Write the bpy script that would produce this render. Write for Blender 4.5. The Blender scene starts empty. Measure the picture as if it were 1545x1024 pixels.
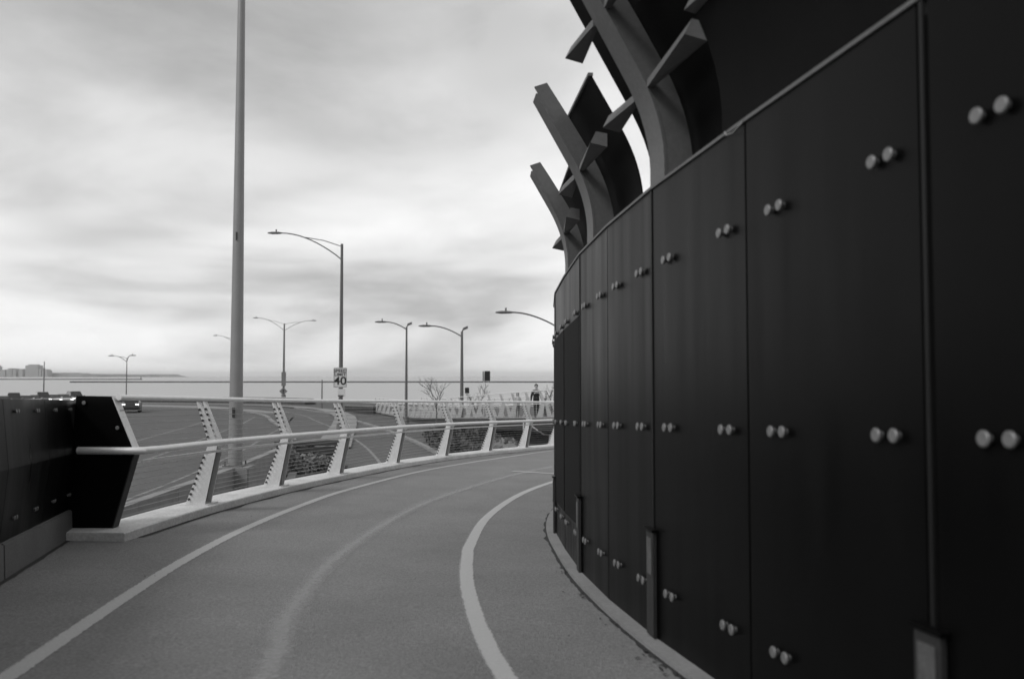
import bpy, bmesh, math, random
from mathutils import Vector, Matrix, noise as mnoise
random.seed(7)
R = math.radians
SC = bpy.context.scene
COL = SC.collection

# ------------------------------------------------------------------ camera
PITCH = math.atan(55 / 1300.0)
cam = bpy.data.cameras.new('camera'); cam_o = bpy.data.objects.new('camera', cam); COL.objects.link(cam_o)
cam.sensor_width = 36.0; cam.lens = 1300 / 1545 * 36.0
cam.clip_start = 0.05; cam.clip_end = 60000
cam_o.location = (0, 0, 1.5); cam_o.rotation_euler = (math.pi / 2 + PITCH, 0, 0)
cam.dof.use_dof = True; cam.dof.focus_distance = 15.0; cam.dof.aperture_fstop = 1.6
SC.camera = cam_o

# ------------------------------------------------------------------ sky, sun, exposure
SUN_EL, SUN_AZ = R(42), R(232)          # azimuth clockwise from +Y
w = bpy.data.worlds.new('World'); SC.world = w; w.use_nodes = True
nt = w.node_tree; nt.nodes.clear()
def N(t, typ, **kw):
    n = t.nodes.new(typ)
    for k, v in kw.items(): setattr(n, k, v)
    return n
def math_n(t, op, a, b=None, clamp=False):
    n = N(t, 'ShaderNodeMath', operation=op, use_clamp=clamp)
    for i, v in enumerate((a, b)):
        if v is None: continue
        if isinstance(v, (int, float)): n.inputs[i].default_value = v
        else: t.links.new(v, n.inputs[i])
    return n.outputs[0]
out = N(nt, 'ShaderNodeOutputWorld'); bg = N(nt, 'ShaderNodeBackground'); bg.inputs[1].default_value = 0.1
sky = N(nt, 'ShaderNodeTexSky', sky_type='NISHITA'); sky.sun_disc = False
sky.sun_elevation = SUN_EL; sky.sun_rotation = SUN_AZ; sky.air_density = 1.0; sky.dust_density = 3.0
bw = N(nt, 'ShaderNodeRGBToBW'); nt.links.new(sky.outputs[0], bw.inputs[0])
tc = N(nt, 'ShaderNodeTexCoord'); sep = N(nt, 'ShaderNodeSeparateXYZ'); nt.links.new(tc.outputs['Generated'], sep.inputs[0])
zz = math_n(nt, 'ADD', math_n(nt, 'MAXIMUM', sep.outputs[2], 0.0), 0.20)
cmb = N(nt, 'ShaderNodeCombineXYZ')
nt.links.new(math_n(nt, 'DIVIDE', sep.outputs[0], zz), cmb.inputs[0])
nt.links.new(math_n(nt, 'DIVIDE', sep.outputs[1], zz), cmb.inputs[1])
def wnoise(scale, detail, rough, off, dist=0.0):
    mp = N(nt, 'ShaderNodeMapping'); mp.inputs['Location'].default_value = off
    nt.links.new(cmb.outputs[0], mp.inputs[0])
    n = N(nt, 'ShaderNodeTexNoise'); n.inputs['Scale'].default_value = scale; n.inputs['Detail'].default_value = detail
    n.inputs['Roughness'].default_value = rough; n.inputs['Distortion'].default_value = dist
    nt.links.new(mp.outputs[0], n.inputs['Vector']); return n.outputs[0]
def wramp(src, stops, interp='LINEAR'):
    r = N(nt, 'ShaderNodeValToRGB'); r.color_ramp.interpolation = interp
    e = r.color_ramp.elements
    while len(e) < len(stops): e.new(0.5)
    for i, (p, v) in enumerate(stops): e[i].position = p; e[i].color = (v, v, v, 1)
    nt.links.new(src, r.inputs[0]); return r.outputs[0]
BIGO = (-3.0, -8.2, 0); MIDO = (2.5, -6.3, 0.5)
big = wramp(wnoise(0.5, 4, 0.5, BIGO, .4), [(0.36, 0.0), (0.60, 1.0)], 'EASE')
mid = wramp(wnoise(1.5, 7, 0.6, MIDO, 0.3), [(0.34, 0.0), (0.58, 1.0)])
tot = math_n(nt, 'ADD', math_n(nt, 'MULTIPLY', big, 0.78), math_n(nt, 'MULTIPLY', mid, 0.22))
cl = wramp(tot, [(0.0, 0.34), (0.5, 0.66), (1.0, 0.90)])
cl10 = math_n(nt, 'MULTIPLY', cl, 10.0)
mx = N(nt, 'ShaderNodeMix', data_type='FLOAT'); mx.inputs[0].default_value = 0.85
nt.links.new(bw.outputs[0], mx.inputs[2]); nt.links.new(cl10, mx.inputs[3])
nt.links.new(mx.outputs[0], bg.inputs[0]); nt.links.new(bg.outputs[0], out.inputs[0])
sun = bpy.data.lights.new('sun', 'SUN'); sun.energy = 1.2; sun.angle = R(14); sun.color = (1, 1, 1)
sun_o = bpy.data.objects.new('sun', sun); COL.objects.link(sun_o); sun_o.location = (-20, -20, 40)
sd = Vector((math.sin(SUN_AZ) * math.cos(SUN_EL), math.cos(SUN_AZ) * math.cos(SUN_EL), math.sin(SUN_EL)))
sun_o.rotation_euler = sd.to_track_quat('Z', 'Y').to_euler()
vs = SC.view_settings; vs.view_transform = 'Standard'; vs.look = 'None'; vs.exposure = 0.35; vs.gamma = 1.0; vs.use_curve_mapping = False

# ------------------------------------------------------------------ materials
MATS = {}
def gmat(name, v, rough=0.6, var=0.2, scale=3.0, fine=60.0, fvar=0.12, bump=0.0, bscale=80.0, metallic=0.0, spec=0.5, stretch=(1, 1, 1), streak=0.0):
    m = bpy.data.materials.new(name); m.use_nodes = True; t = m.node_tree
    p = t.nodes['Principled BSDF']
    p.inputs['Roughness'].default_value = rough; p.inputs['Metallic'].default_value = metallic
    p.inputs['Specular IOR Level'].default_value = spec
    tc = N(t, 'ShaderNodeTexCoord'); mp = N(t, 'ShaderNodeMapping'); mp.inputs['Scale'].default_value = stretch
    t.links.new(tc.outputs['Object'], mp.inputs[0])
    n1 = N(t, 'ShaderNodeTexNoise'); n1.inputs['Scale'].default_value = scale; n1.inputs['Detail'].default_value = 5; n1.inputs['Roughness'].default_value = .6
    n2 = N(t, 'ShaderNodeTexNoise'); n2.inputs['Scale'].default_value = fine; n2.inputs['Detail'].default_value = 2
    t.links.new(mp.outputs[0], n1.inputs['Vector']); t.links.new(tc.outputs['Object'], n2.inputs['Vector'])
    a = math_n(t, 'MULTIPLY_ADD', n1.outputs[0], 4 * var); t.nodes[-1].inputs[2].default_value = 1 - 2 * var
    b = math_n(t, 'MULTIPLY_ADD', n2.outputs[0], 4 * fvar); t.nodes[-1].inputs[2].default_value = 1 - 2 * fvar
    c = math_n(t, 'MULTIPLY', a, b)
    if streak:
        ms = N(t, 'ShaderNodeMapping'); ms.inputs['Scale'].default_value = (5, 5, .35); t.links.new(tc.outputs['Object'], ms.inputs[0])
        n3 = N(t, 'ShaderNodeTexNoise'); n3.inputs['Scale'].default_value = 1; n3.inputs['Detail'].default_value = 4
        t.links.new(ms.outputs[0], n3.inputs['Vector'])
        s = math_n(t, 'MULTIPLY_ADD', n3.outputs[0], 4 * streak); t.nodes[-1].inputs[2].default_value = 1 - 2 * streak
        c = math_n(t, 'MULTIPLY', c, s)
        rr = math_n(t, 'MULTIPLY_ADD', n3.outputs[0], .35); t.nodes[-1].inputs[2].default_value = rough - .17
        t.links.new(rr, p.inputs['Roughness'])
    c = math_n(t, 'MAXIMUM', math_n(t, 'MULTIPLY', c, v), 0.002)
    t.links.new(c, p.inputs['Base Color'])
    if bump:
        nb = N(t, 'ShaderNodeTexNoise'); nb.inputs['Scale'].default_value = bscale; nb.inputs['Detail'].default_value = 3
        t.links.new(tc.outputs['Object'], nb.inputs['Vector'])
        bp = N(t, 'ShaderNodeBump'); bp.inputs['Strength'].default_value = bump; bp.inputs['Distance'].default_value = 0.02
        t.links.new(nb.outputs[0], bp.inputs['Height']); t.links.new(bp.outputs[0], p.inputs['Normal'])
    MATS[name] = m; return m
gmat('path_asphalt', 0.172, .85, .13, 1.1, 48, .30, .5, 90, spec=.3)
gmat('concrete', 0.52, .85, .17, 2.2, 30, .16, .2, 60, spec=.3)
gmat('dirty_concrete', 0.20, .85, .16, 2, 40, .12, .2, 60, spec=.3)
gmat('joint_steel', .009, .5, .1, spec=.2)
gmat('promenade', 0.065, .9, .2, .3, 4, .15)
gmat('joint_dirt_shade', 0.02, .95, .3, 8, 40, .2)  # near-black tone carrying kerb-foot shadow as well as dirt
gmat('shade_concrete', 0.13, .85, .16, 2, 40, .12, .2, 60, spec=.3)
gmat('black_steel', 0.003, .34, .2, 1.5, 90, .08, .03, 120, spec=.07, streak=.10)
gmat('matt_black', 0.005, .75, .1, 2, 60, .05, spec=.1)
gmat('rib_steel', 0.10, .6, .15, 3, 30, .1, .06, 60, spec=.4)
gmat('sheet_steel', 0.006, .6, .15, 3, 30, .08, spec=.03)
gmat('bolt_steel', 0.16, .45, .2, 20, 120, .1, metallic=.3)
gmat('galvanised', 0.58, .5, .12, 6, 70, .1, metallic=.25)
gmat('rail_steel', 0.68, .42, .08, 6, 90, .06, metallic=.3)
gmat('cable_steel', 0.25, .4, .05, 6, 60, .05, metallic=.6)
gmat('ferrule_black', 0.02, .6, .05)
gmat('cover_plate', 0.018, .6, .2, 8, 60, .15)
gmat('hatch_plate', 0.07, .55, .25, 14, 60, .2)
gmat('road_asphalt', 0.085, .9, .14, .25, 6, .1, spec=.2)
gmat('road_line', 0.17, .8, .2, 2)
gmat('grass', 0.09, .95, .3, .4, 5, .25, spec=.1)
gmat('dark_hedge', 0.05, .95, .3, 2, 8, .3, spec=.1)
gmat('pole_grey', 0.22, .5, .06, 2, 40, .04, metallic=.2)
gmat('lamp_metal', 0.10, .5, .08, 3)
gmat('sign_white', 0.50, .5, .06, 4)
gmat('sign_grey', 0.13, .5, .06, 4)
gmat('sign_black', 0.006, .6, .05)
gmat('far_land', 0.2, 1, .2, .01, .05, .2, spec=0)
gmat('far_block', 0.26, 1, .1, .02, .1, .1, spec=0)
gmat('breakwater', 0.07, 1, .2, .05, .5, .2, spec=0)
gmat('bark', 0.09, .9, .2, 10)
gmat('leaf', 0.07, .8, .35, 3, spec=.2)
gmat('leaf_pale', 0.20, .8, .3, 3, spec=.2)
gmat('rubble', 0.15, .9, .3, 3, bump=.3, bscale=20)
gmat('timber', 0.035, .8, .3, 6)
gmat('girder', 0.012, .7, .2, 2)
gmat('glass_dark', 0.01, .08, .05)
gmat('tyre', 0.015, .8, .1)
for n_, v_ in (('paint_black', .012), ('paint_silver', .45), ('paint_white', .75), ('paint_grey', .14)):
    gmat(n_, v_, .25, .04, 2, spec=.6)
gmat('headlight', 0.8, .15, .03)
MATS['headlight'].node_tree.nodes['Principled BSDF'].inputs['Emission Color'].default_value = (1, 1, 1, 1); MATS['headlight'].node_tree.nodes['Principled BSDF'].inputs['Emission Strength'].default_value = 2.0
gmat('skin', 0.32, .6, .06, 20); gmat('hair', 0.015, .7, .2, 30)
gmat('cloth_dark', 0.014, .9, .2, 12); gmat('cloth_light', 0.42, .9, .1, 12); gmat('cloth_mid', 0.12, .9, .1, 12); gmat('print_white', .6, .8, .05)
gmat('debris', 0.03, .9, .3, 20)

def paint_mat(name, v, fade, ragged, under=0.155):
    """worn paint: UV u runs across the line; wear eats the edges and the face"""
    m = bpy.data.materials.new(name); m.use_nodes = True; t = m.node_tree; p = t.nodes['Principled BSDF']
    p.inputs['Roughness'].default_value = .8; p.inputs['Specular IOR Level'].default_value = .3
    uv = N(t, 'ShaderNodeTexCoord'); sp = N(t, 'ShaderNodeSeparateXYZ'); t.links.new(uv.outputs['UV'], sp.inputs[0])
    edge = math_n(t, 'SUBTRACT', 0.5, math_n(t, 'ABSOLUTE', math_n(t, 'SUBTRACT', sp.outputs[0], 0.5)))
    na = N(t, 'ShaderNodeTexNoise'); na.inputs['Scale'].default_value = 24; na.inputs['Detail'].default_value = 5
    t.links.new(uv.outputs['Object'], na.inputs['Vector'])
    nb = N(t, 'ShaderNodeTexNoise'); nb.inputs['Scale'].default_value = 90; nb.inputs['Detail'].default_value = 2
    t.links.new(uv.outputs['Object'], nb.inputs['Vector'])
    k = math_n(t, 'ADD', math_n(t, 'MULTIPLY', edge, 1.0 / ragged), math_n(t, 'MULTIPLY', math_n(t, 'SUBTRACT', na.outputs[0], .5), 2.2), False)
    k = math_n(t, 'ADD', k, -.1, True)
    worn = math_n(t, 'MULTIPLY_ADD', nb.outputs[0], .5); t.nodes[-1].inputs[2].default_value = fade - .25
    fac = math_n(t, 'MULTIPLY', k, worn, True)
    p.inputs['Base Color'].default_value = (v, v, v, 1)
    tr = N(t, 'ShaderNodeBsdfTransparent'); ms = N(t, 'ShaderNodeMixShader'); o = t.nodes['Material Output']
    t.links.new(fac, ms.inputs[0]); t.links.new(tr.outputs[0], ms.inputs[1]); t.links.new(p.outputs[0], ms.inputs[2]); t.links.new(ms.outputs[0], o.inputs[0])
    MATS[name] = m
paint_mat('white_paint', .40, .95, .12)
paint_mat('worn_paint', .33, .62, .40)

def water_mat():
    m = bpy.data.materials.new('water'); m.use_nodes = True; t = m.node_tree; p = t.nodes['Principled BSDF']
    p.inputs['Base Color'].default_value = (.26, .26, .26, 1); p.inputs['Roughness'].default_value = .3
    tc = N(t, 'ShaderNodeTexCoord'); mp = N(t, 'ShaderNodeMapping'); mp.inputs['Scale'].default_value = (.02, .08, 1)
    t.links.new(tc.outputs['Object'], mp.inputs[0])
    nb = N(t, 'ShaderNodeTexNoise'); nb.inputs['Scale'].default_value = 6; nb.inputs['Detail'].default_value = 6; t.links.new(mp.outputs[0], nb.inputs['Vector'])
    bp = N(t, 'ShaderNodeBump'); bp.inputs['Strength'].default_value = .5; bp.inputs['Distance'].default_value = .4
    t.links.new(nb.outputs[0], bp.inputs['Height']); t.links.new(bp.outputs[0], p.inputs['Normal'])
    MATS['water'] = m
water_mat()

# ------------------------------------------------------------------ mesh helpers
class MB:
    def __init__(s): s.v = []; s.f = []; s.uv = None
    def add(s, vs, fs):
        o = len(s.v); s.v += [tuple(v) for v in vs]; s.f += [tuple(i + o for i in f) for f in fs]; return s
    def hexa(s, b, t):      # 4 bottom pts, 4 top pts
        return s.add(list(b) + list(t), [(3, 2, 1, 0), (4, 5, 6, 7), (0, 1, 5, 4), (1, 2, 6, 5), (2, 3, 7, 6), (3, 0, 4, 7)])
    def box(s, x0, x1, y0, y1, z0, z1):
        return s.hexa([(x0, y0, z0), (x1, y0, z0), (x1, y1, z0), (x0, y1, z0)], [(x0, y0, z1), (x1, y0, z1), (x1, y1, z1), (x0, y1, z1)])
    def prism(s, poly, off):   # poly: list of Vector, off: Vector extrude
        n = len(poly); a = [Vector(p) for p in poly]; b = [p + Vector(off) for p in a]
        return s.add(a + b, [tuple(range(n))[::-1], tuple(range(n, 2 * n))] + [(i, (i + 1) % n, n + (i + 1) % n, n + i) for i in range(n)])
    def tube(s, pts, r, n=8, cap=True):
        pts = [Vector(p) for p in pts]; rs = r if isinstance(r, (list, tuple)) else [r] * len(pts)
        o = len(s.v); up = None
        for i, p in enumerate(pts):
            t = (pts[min(i + 1, len(pts) - 1)] - pts[max(i - 1, 0)]).normalized()
            if up is None:
                ref = Vector((0, 0, 1)) if abs(t.z) < .9 else Vector((1, 0, 0))
                up = (ref - t * ref.dot(t)).normalized()
            else: up = (up - t * up.dot(t)).normalized()
            sd_ = t.cross(up)
            for k in range(n):
                a = 2 * math.pi * k / n
                s.v.append(tuple(p + (up * math.cos(a) + sd_ * math.sin(a)) * rs[i]))
        for i in range(len(pts) - 1):
            for k in range(n):
                a = o + i * n + k; b = o + i * n + (k + 1) % n
                s.f.append((a, b, b + n, a + n))
        if cap:
            s.f.append(tuple(o + k for k in range(n))[::-1]); s.f.append(tuple(o + (len(pts) - 1) * n + k for k in range(n)))
        return s
    def sweep(s, rings, closed=True, cap=True):   # rings: list of lists of Vector
        o = len(s.v); n = len(rings[0])
        for r_ in rings: s.v += [tuple(p) for p in r_]
        for i in range(len(rings) - 1):
            for k in range(n if closed else n - 1):
                a = o + i * n + k; b = o + i * n + (k + 1) % n
                s.f.append((a, b, b + n, a + n))
        if cap and closed:
            s.f.append(tuple(o + k for k in range(n))[::-1]); s.f.append(tuple(o + (len(rings) - 1) * n + k for k in range(n)))
        return s
    def mesh(s, name, mat, smooth=False, bevel=0):
        me = bpy.data.meshes.new(name); me.from_pydata(s.v, [], s.f)
        bm = bmesh.new(); bm.from_mesh(me)
        bmesh.ops.recalc_face_normals(bm, faces=bm.faces)
        if bevel: bmesh.ops.bevel(bm, geom=bm.edges[:], offset=bevel, segments=2, affect='EDGES', clamp_overlap=True)
        bm.to_mesh(me); bm.free()
        me.materials.append(MATS[mat])
        if smooth:
            for p in me.polygons: p.use_smooth = True
            try: me.set_sharp_from_angle(angle=R(40))
            except Exception: pass
        return me
    def build(s, name, mat, parent=None, smooth=False, bevel=0, world=True):
        return link(name, s.mesh(name, mat, smooth, bevel), parent, world)
LOC = {}
def link(name, me, parent=None, world=True, mat=None):
    o = bpy.data.objects.new(name, me); COL.objects.link(o)
    if mat is not None: o.matrix_basis = mat
    if parent is not None:
        o.parent = parent
        if world: o.matrix_parent_inverse = Matrix.Translation(-LOC.get(parent.name, Vector((0, 0, 0))))
    return o
def empty(name, loc, label, cat, group=None):
    o = bpy.data.objects.new(name, None); COL.objects.link(o); o.empty_display_size = .2
    o.location = loc; LOC[o.name] = Vector(loc); return tag(o, label, cat, group)
def tag(o, label=None, cat=None, group=None, kind=None):
    if label: o['label'] = label
    if cat: o['category'] = cat
    if group: o['group'] = group
    if kind: o['kind'] = kind
    return o
def struct(o): o['kind'] = 'structure'; return o
def copy_tree(o, parent=None):
    c = o.copy(); COL.objects.link(c); c.parent = parent
    for ch in [k for k in o.children]: copy_tree(ch, c)
    return c
def catmull(pts, sub):
    pts = [Vector(p) for p in pts]; res = []
    for i in range(len(pts) - 1):
        p0 = pts[i - 1] if i else pts[0] * 2 - pts[1]; p1 = pts[i]; p2 = pts[i + 1]
        p3 = pts[i + 2] if i + 2 < len(pts) else p2 * 2 - p1
        for k in range(sub):
            t = k / sub
            res.append(.5 * ((2 * p1) + (p2 - p0) * t + (2 * p0 - 5 * p1 + 4 * p2 - p3) * t * t + (3 * p1 - p0 - 3 * p2 + p3) * t ** 3))
    res.append(pts[-1]); return res
def ray(px, py):
    u = (px - 772.5) / 1300; v = -(py - 512) / 1300
    return Vector((u, math.cos(PITCH) - v * math.sin(PITCH), math.sin(PITCH) + v * math.cos(PITCH)))
def at(px, py, Y):
    r = ray(px, py); k = Y / r.y; return Vector((r.x * k, Y, 1.5 + r.z * k))
def sm(t): t = max(0, min(1, t)); return t * t * (3 - 2 * t)
def deck_z(x, y):
    g = 1 - sm((y - 9) / 13)
    return .02 - (.033 + .0025 * max(0, min(7, x + 4.4)) * g) * y
ROAD = -2.4; LAKE = -5.0

# ------------------------------------------------------------------ ground, roads, lake
m = MB(); S = 40000
m.add([(-S, -S, LAKE), (S, -S, LAKE), (S, S, LAKE), (-S, S, LAKE)], [(0, 1, 2, 3)]); struct(m.build('lake', 'water'))
shore = [(-900, 175), (-400, 158), (-200, 147), (-120, 143), (-60, 140), (-30, 134), (-18, 124), (-8, 118), (10, 122), (60, 140), (300, 200)]
sh = catmull([(x, y, 0) for x, y in shore], 6)
m = MB(); n = len(sh)
top = [(p.x, p.y + 1.2 * mnoise.noise(Vector((p.x * .1, 1, 0))), ROAD - .06) for p in sh]; near = [(p.x, -300, ROAD - .06) for p in sh]
low = [(x, y + 3, LAKE - 1) for x, y, z in top]
m.add(near + top + low, [(i, i + 1, n + i + 1, n + i) for i in range(n - 1)] + [(n + i, n + i + 1, 2 * n + i + 1, 2 * n + i) for i in range(n - 1)])
struct(m.build('ground', 'grass'))
def strip(name, left, right, z, mat, sub=6, zfun=None):
    a = catmull([(x, y, 0) for x, y in left], sub); b = catmull([(x, y, 0) for x, y in right], sub); m = MB(); n = len(a)
    zz = zfun or (lambda x, y: z)
    m.add([(p.x, p.y, zz(p.x, p.y)) for p in a] + [(p.x, p.y, zz(p.x, p.y)) for p in b], [(i, n + i, n + i + 1, i + 1) for i in range(n - 1)])
    return m.build(name, mat)
EDGE = [(-8.3, -60), (-8.3, 0), (-8.3, 18), (-8.5, 26), (-9.1, 34), (-10.6, 46), (-12.6, 58), (-14.6, 70), (-17.5, 84), (-22.5, 98), (-31, 110), (-45, 118), (-70, 124), (-110, 128), (-300, 138)]
farL = [(-60, -60), (-58, 0), (-56, 18), (-54, 26), (-53, 34), (-52, 46), (-53, 58), (-55, 70), (-60, 84), (-64, 88), (-70, 92), (-80, 96), (-95, 99), (-130, 102), (-320, 110)]
struct(strip('road', farL, EDGE, ROAD, 'road_asphalt'))
def offset2(pts, d):
    out_ = []
    for i, (x, y) in enumerate(pts):
        x0, y0 = pts[max(i - 1, 0)]; x1, y1 = pts[min(i + 1, len(pts) - 1)]
        l = math.hypot(x1 - x0, y1 - y0); tx, ty = (x1 - x0) / l, (y1 - y0) / l
        out_.append((x + ty * d, y - tx * d))
    return out_
# light pavement round the outside of the bend
pv = EDGE[5:14]
struct(strip('pavement', offset2(pv, .05), offset2(pv, 2.0), ROAD + .10, 'dirty_concrete'))
struct(strip('promenade', [(-17, 93), (-5, 80), (5, 66), (16, 58), (60, 50)], [(-17, 121), (-6, 116), (10, 119), (30, 127), (62, 136)], ROAD - .03, 'promenade'))
# lane lines
for k, d in enumerate((-3.6, -7.2, -10.8)):
    full = [tuple(p.xy) for p in catmull([(x, y, 0) for x, y in offset2(EDGE[1:9], d)], 10)]
    m = MB()
    for i in range(0, len(full) - 1):
        x0, y0 = full[i]; x1, y1 = full[i + 1]; L_ = math.hypot(x1 - x0, y1 - y0)
        if L_ < .05: continue
        nx, ny = (y1 - y0) / L_ * .07, -(x1 - x0) / L_ * .07
        q = max(1, int(L_ / 3)); 
        for j in range(0, q, 1):
            if (i * 3 + j) % 3: continue
            a, b = j / q, (j + .9) / q
            pa = (x0 + (x1 - x0) * a, y0 + (y1 - y0) * a); pb = (x0 + (x1 - x0) * b, y0 + (y1 - y0) * b)
            m.add([(pa[0] - nx, pa[1] - ny, ROAD + .004), (pa[0] + nx, pa[1] + ny, ROAD + .004), (pb[0] + nx, pb[1] + ny, ROAD + .004), (pb[0] - nx, pb[1] - ny, ROAD + .004)], [(0, 1, 2, 3)])
    struct(m.build('lane_marking', 'road_line'))
# slip road running in under the paths
SL = [(-26, 103), (-18.5, 88), (-14.2, 76), (-9.6, 63), (-6.2, 52), (-3.6, 42), (-1.0, 30), (1, 18), (2, 5)]
SRr = offset2(SL, 6.5)
struct(strip('slip_road', SL, SRr, ROAD + .004, 'road_asphalt'))
for nm, d0, d1, h in (('kerb', -.02, -.28, .12), ('kerb', 6.5, 6.8, .12)):
    a = offset2(SL, d0); b = offset2(SL, d1)
    aa = catmull([(x, y, 0) for x, y in a], 6); bb = catmull([(x, y, 0) for x, y in b], 6)
    m = MB(); m.sweep([[Vector((p.x, p.y, ROAD - .05)), Vector((p.x, p.y, ROAD + h)), Vector((q.x, q.y, ROAD + h)), Vector((q.x, q.y, ROAD - .05))] for p, q in zip(aa, bb)])
    struct(m.build(nm, 'dirty_concrete'))
a = offset2(SL, 2.9); b = offset2(SL, 3.05)
struct(strip('lane_marking', a, b, ROAD + .009, 'road_line'))

# ------------------------------------------------------------------ path deck
Lp = [(-1.3, -4.5), (-2.55, 0), (-3.5, 3.6), (-4.45, 7.2), (-5.2, 9.9), (-4.85, 12.1), (-4.5, 14.8), (-3.95, 17.5), (-3.3, 20.8), (-2.3, 23.8), (-1.1, 26.2), (0, 28.2), (1.0, 30.1), (2.3, 32.2)]
Rp = [(4.0, -4.0), (2.75, 0), (1.95, 3), (1.2, 6), (.98, 8.2), (.88, 10.5), (.98, 12.5), (1.3, 14), (1.85, 15.6), (2.6, 17.2), (3.6, 18.8), (4.8, 20.3), (6.2, 21.8), (8, 23.4)]
a = catmull([(x, y, 0) for x, y in Lp], 8); b = catmull([(x, y, 0) for x, y in Rp], 8)
m = MB(); W = 14; rows = len(a)
for p, q in zip(a, b):
    for k in range(W + 1):
        c = p.lerp(q, k / W); m.v.append((c.x, c.y, deck_z(c.x, c.y)))
m.f += [(i * (W + 1) + k, i * (W + 1) + k + 1, (i + 1) * (W + 1) + k + 1, (i + 1) * (W + 1) + k) for i in range(rows - 1) for k in range(W)]
o0 = len(m.v)
for p, q in zip(a, b):
    for c in (p, q): m.v.append((c.x, c.y, deck_z(c.x, c.y) - .45))
for i in range(rows - 1):
    m.f += [(i * (W + 1), (i + 1) * (W + 1), o0 + 2 * i + 2, o0 + 2 * i), (i * (W + 1) + W, (i + 1) * (W + 1) + W, o0 + 2 * i + 3, o0 + 2 * i + 1), (o0 + 2 * i, o0 + 2 * i + 2, o0 + 2 * i + 3, o0 + 2 * i + 1)]
struct(m.build('path', 'path_asphalt', smooth=True))
# piers that carry the ramp
for (x, y) in ((-.3, 2), (-1.7, 11), (-.6, 19), (3.0, 26.5)):
    m = MB(); m.tube([(x, y, ROAD - .3), (x, y, deck_z(x, y) - .42)], .5, 20)
    struct(m.build('ramp_pier', 'dirty_concrete', smooth=True))
def paint_line(name, pts, wd, mat, h=.004, sub=10, ends=None):
    c = catmull([(x, y, 0) for x, y in pts], sub); m = MB(); uv = []
    n = len(c); L_ = 0
    for i, p in enumerate(c):
        t = (c[min(i + 1, n - 1)] - c[max(i - 1, 0)]).normalized(); nn = Vector((t.y, -t.x, 0))
        ww = wd(p.y) if callable(wd) else wd
        for s_ in (-1, 1):
            q = p + nn * ww * .5 * s_; m.v.append((q.x, q.y, deck_z(q.x, q.y) + h))
        if i: L_ += (p - c[i - 1]).length
        uv += [(0, L_), (1, L_)]
    m.f = [(2 * i, 2 * i + 1, 2 * i + 3, 2 * i + 2) for i in range(n - 1)]
    me = bpy.data.meshes.new(name); me.from_pydata(m.v, [], m.f); me.materials.append(MATS[mat])
    ul = me.uv_layers.new(name='UVMap')
    for lp in me.loops: ul.data[lp.index].uv = uv[lp.vertex_index]
    return struct(link(name, me))
paint_line('path_edge_line', [(-2.2, 0), (-2.5, 2.5), (-2.793, 4.9), (-3.027, 6.835), (-3.19, 8.6), (-3.256, 10.605), (-3.172, 12.881), (-2.94, 15.233), (-2.198, 18.848), (-1.209, 21.791), (-.047, 24.696), (1.219, 27.689), (2.6, 30)], .15, 'white_paint')
paint_line('path_edge_line', [(1.2, 0), (.42, 3), (-.028, 4.903), (-.216, 5.992), (-.341, 7.054), (-.412, 7.897), (-.461, 8.973), (-.47, 9.868), (-.35, 12.243), (.086, 14.968), (.756, 17.206), (1.7, 19.3), (3, 21.5)], .15, 'white_paint')
paint_line('path_centre_line', [(-.6, 0), (-1.05, 2.7), (-1.415, 5.149), (-1.639, 6.489), (-1.772, 9.211), (-1.503, 12.907), (-.877, 15.828), (.108, 18.866), (1.6, 22), (3, 24.3)], lambda y: .30, 'worn_paint')
paint_line('path_bar', [(.0, 19.5), (.45, 19.25), (.95, 18.97)], .16, 'white_paint', .008)

# ------------------------------------------------------------------ tall dark wall on the inside of the bend
def wall_base(y): return .041 - .046 * y
def wall_top(y): return 3.011 - .046 * y
ST = [(3.45, -3.25), (3.02, -1.98), (2.62, -.72), (2.22, .54), (1.84, 1.82), (1.492, 3.087), (1.205, 4.405), (.938, 5.746), (.766, 6.891), (.640, 8.10), (.575, 9.42), (.539, 10.70), (.585, 11.95), (.74, 13.2), (1.02, 14.4), (1.42, 15.6), (1.95, 16.75), (2.6, 17.85)]
POSTS = {5, 7, 9, 11, 13, 3, 15}
wall = empty('steel_wall', (1.492, 3.087, wall_base(3.087)), 'tall black steel panel wall with bolted plates along the inside of the bend', 'wall')
bm_ = MB()
def lathe(m, prof, n=14):   # prof: (r, z)
    o = len(m.v)
    for r_, z_ in prof:
        for k in range(n):
            a_ = 2 * math.pi * k / n; m.v.append((r_ * math.cos(a_), r_ * math.sin(a_), z_))
    for i in range(len(prof) - 1):
        for k in range(n):
            q = o + i * n + k; q2 = o + i * n + (k + 1) % n; m.f.append((q, q2, q2 + n, q + n))
    m.f.append(tuple(o + (len(prof) - 1) * n + k for k in range(n))); return m
lathe(bm_, [(.015, 0), (.015, .017), (.026, .018), (.028, .021), (.028, .028), (.024, .032)])
BOLT = bm_.mesh('bolt', 'bolt_steel', smooth=True)
def frame(p, q):
    t = Vector((q[0] - p[0], q[1] - p[1], 0)).normalized(); n_ = Vector((-t.y, t.x, 0)); return t, n_
TH = .02
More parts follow.
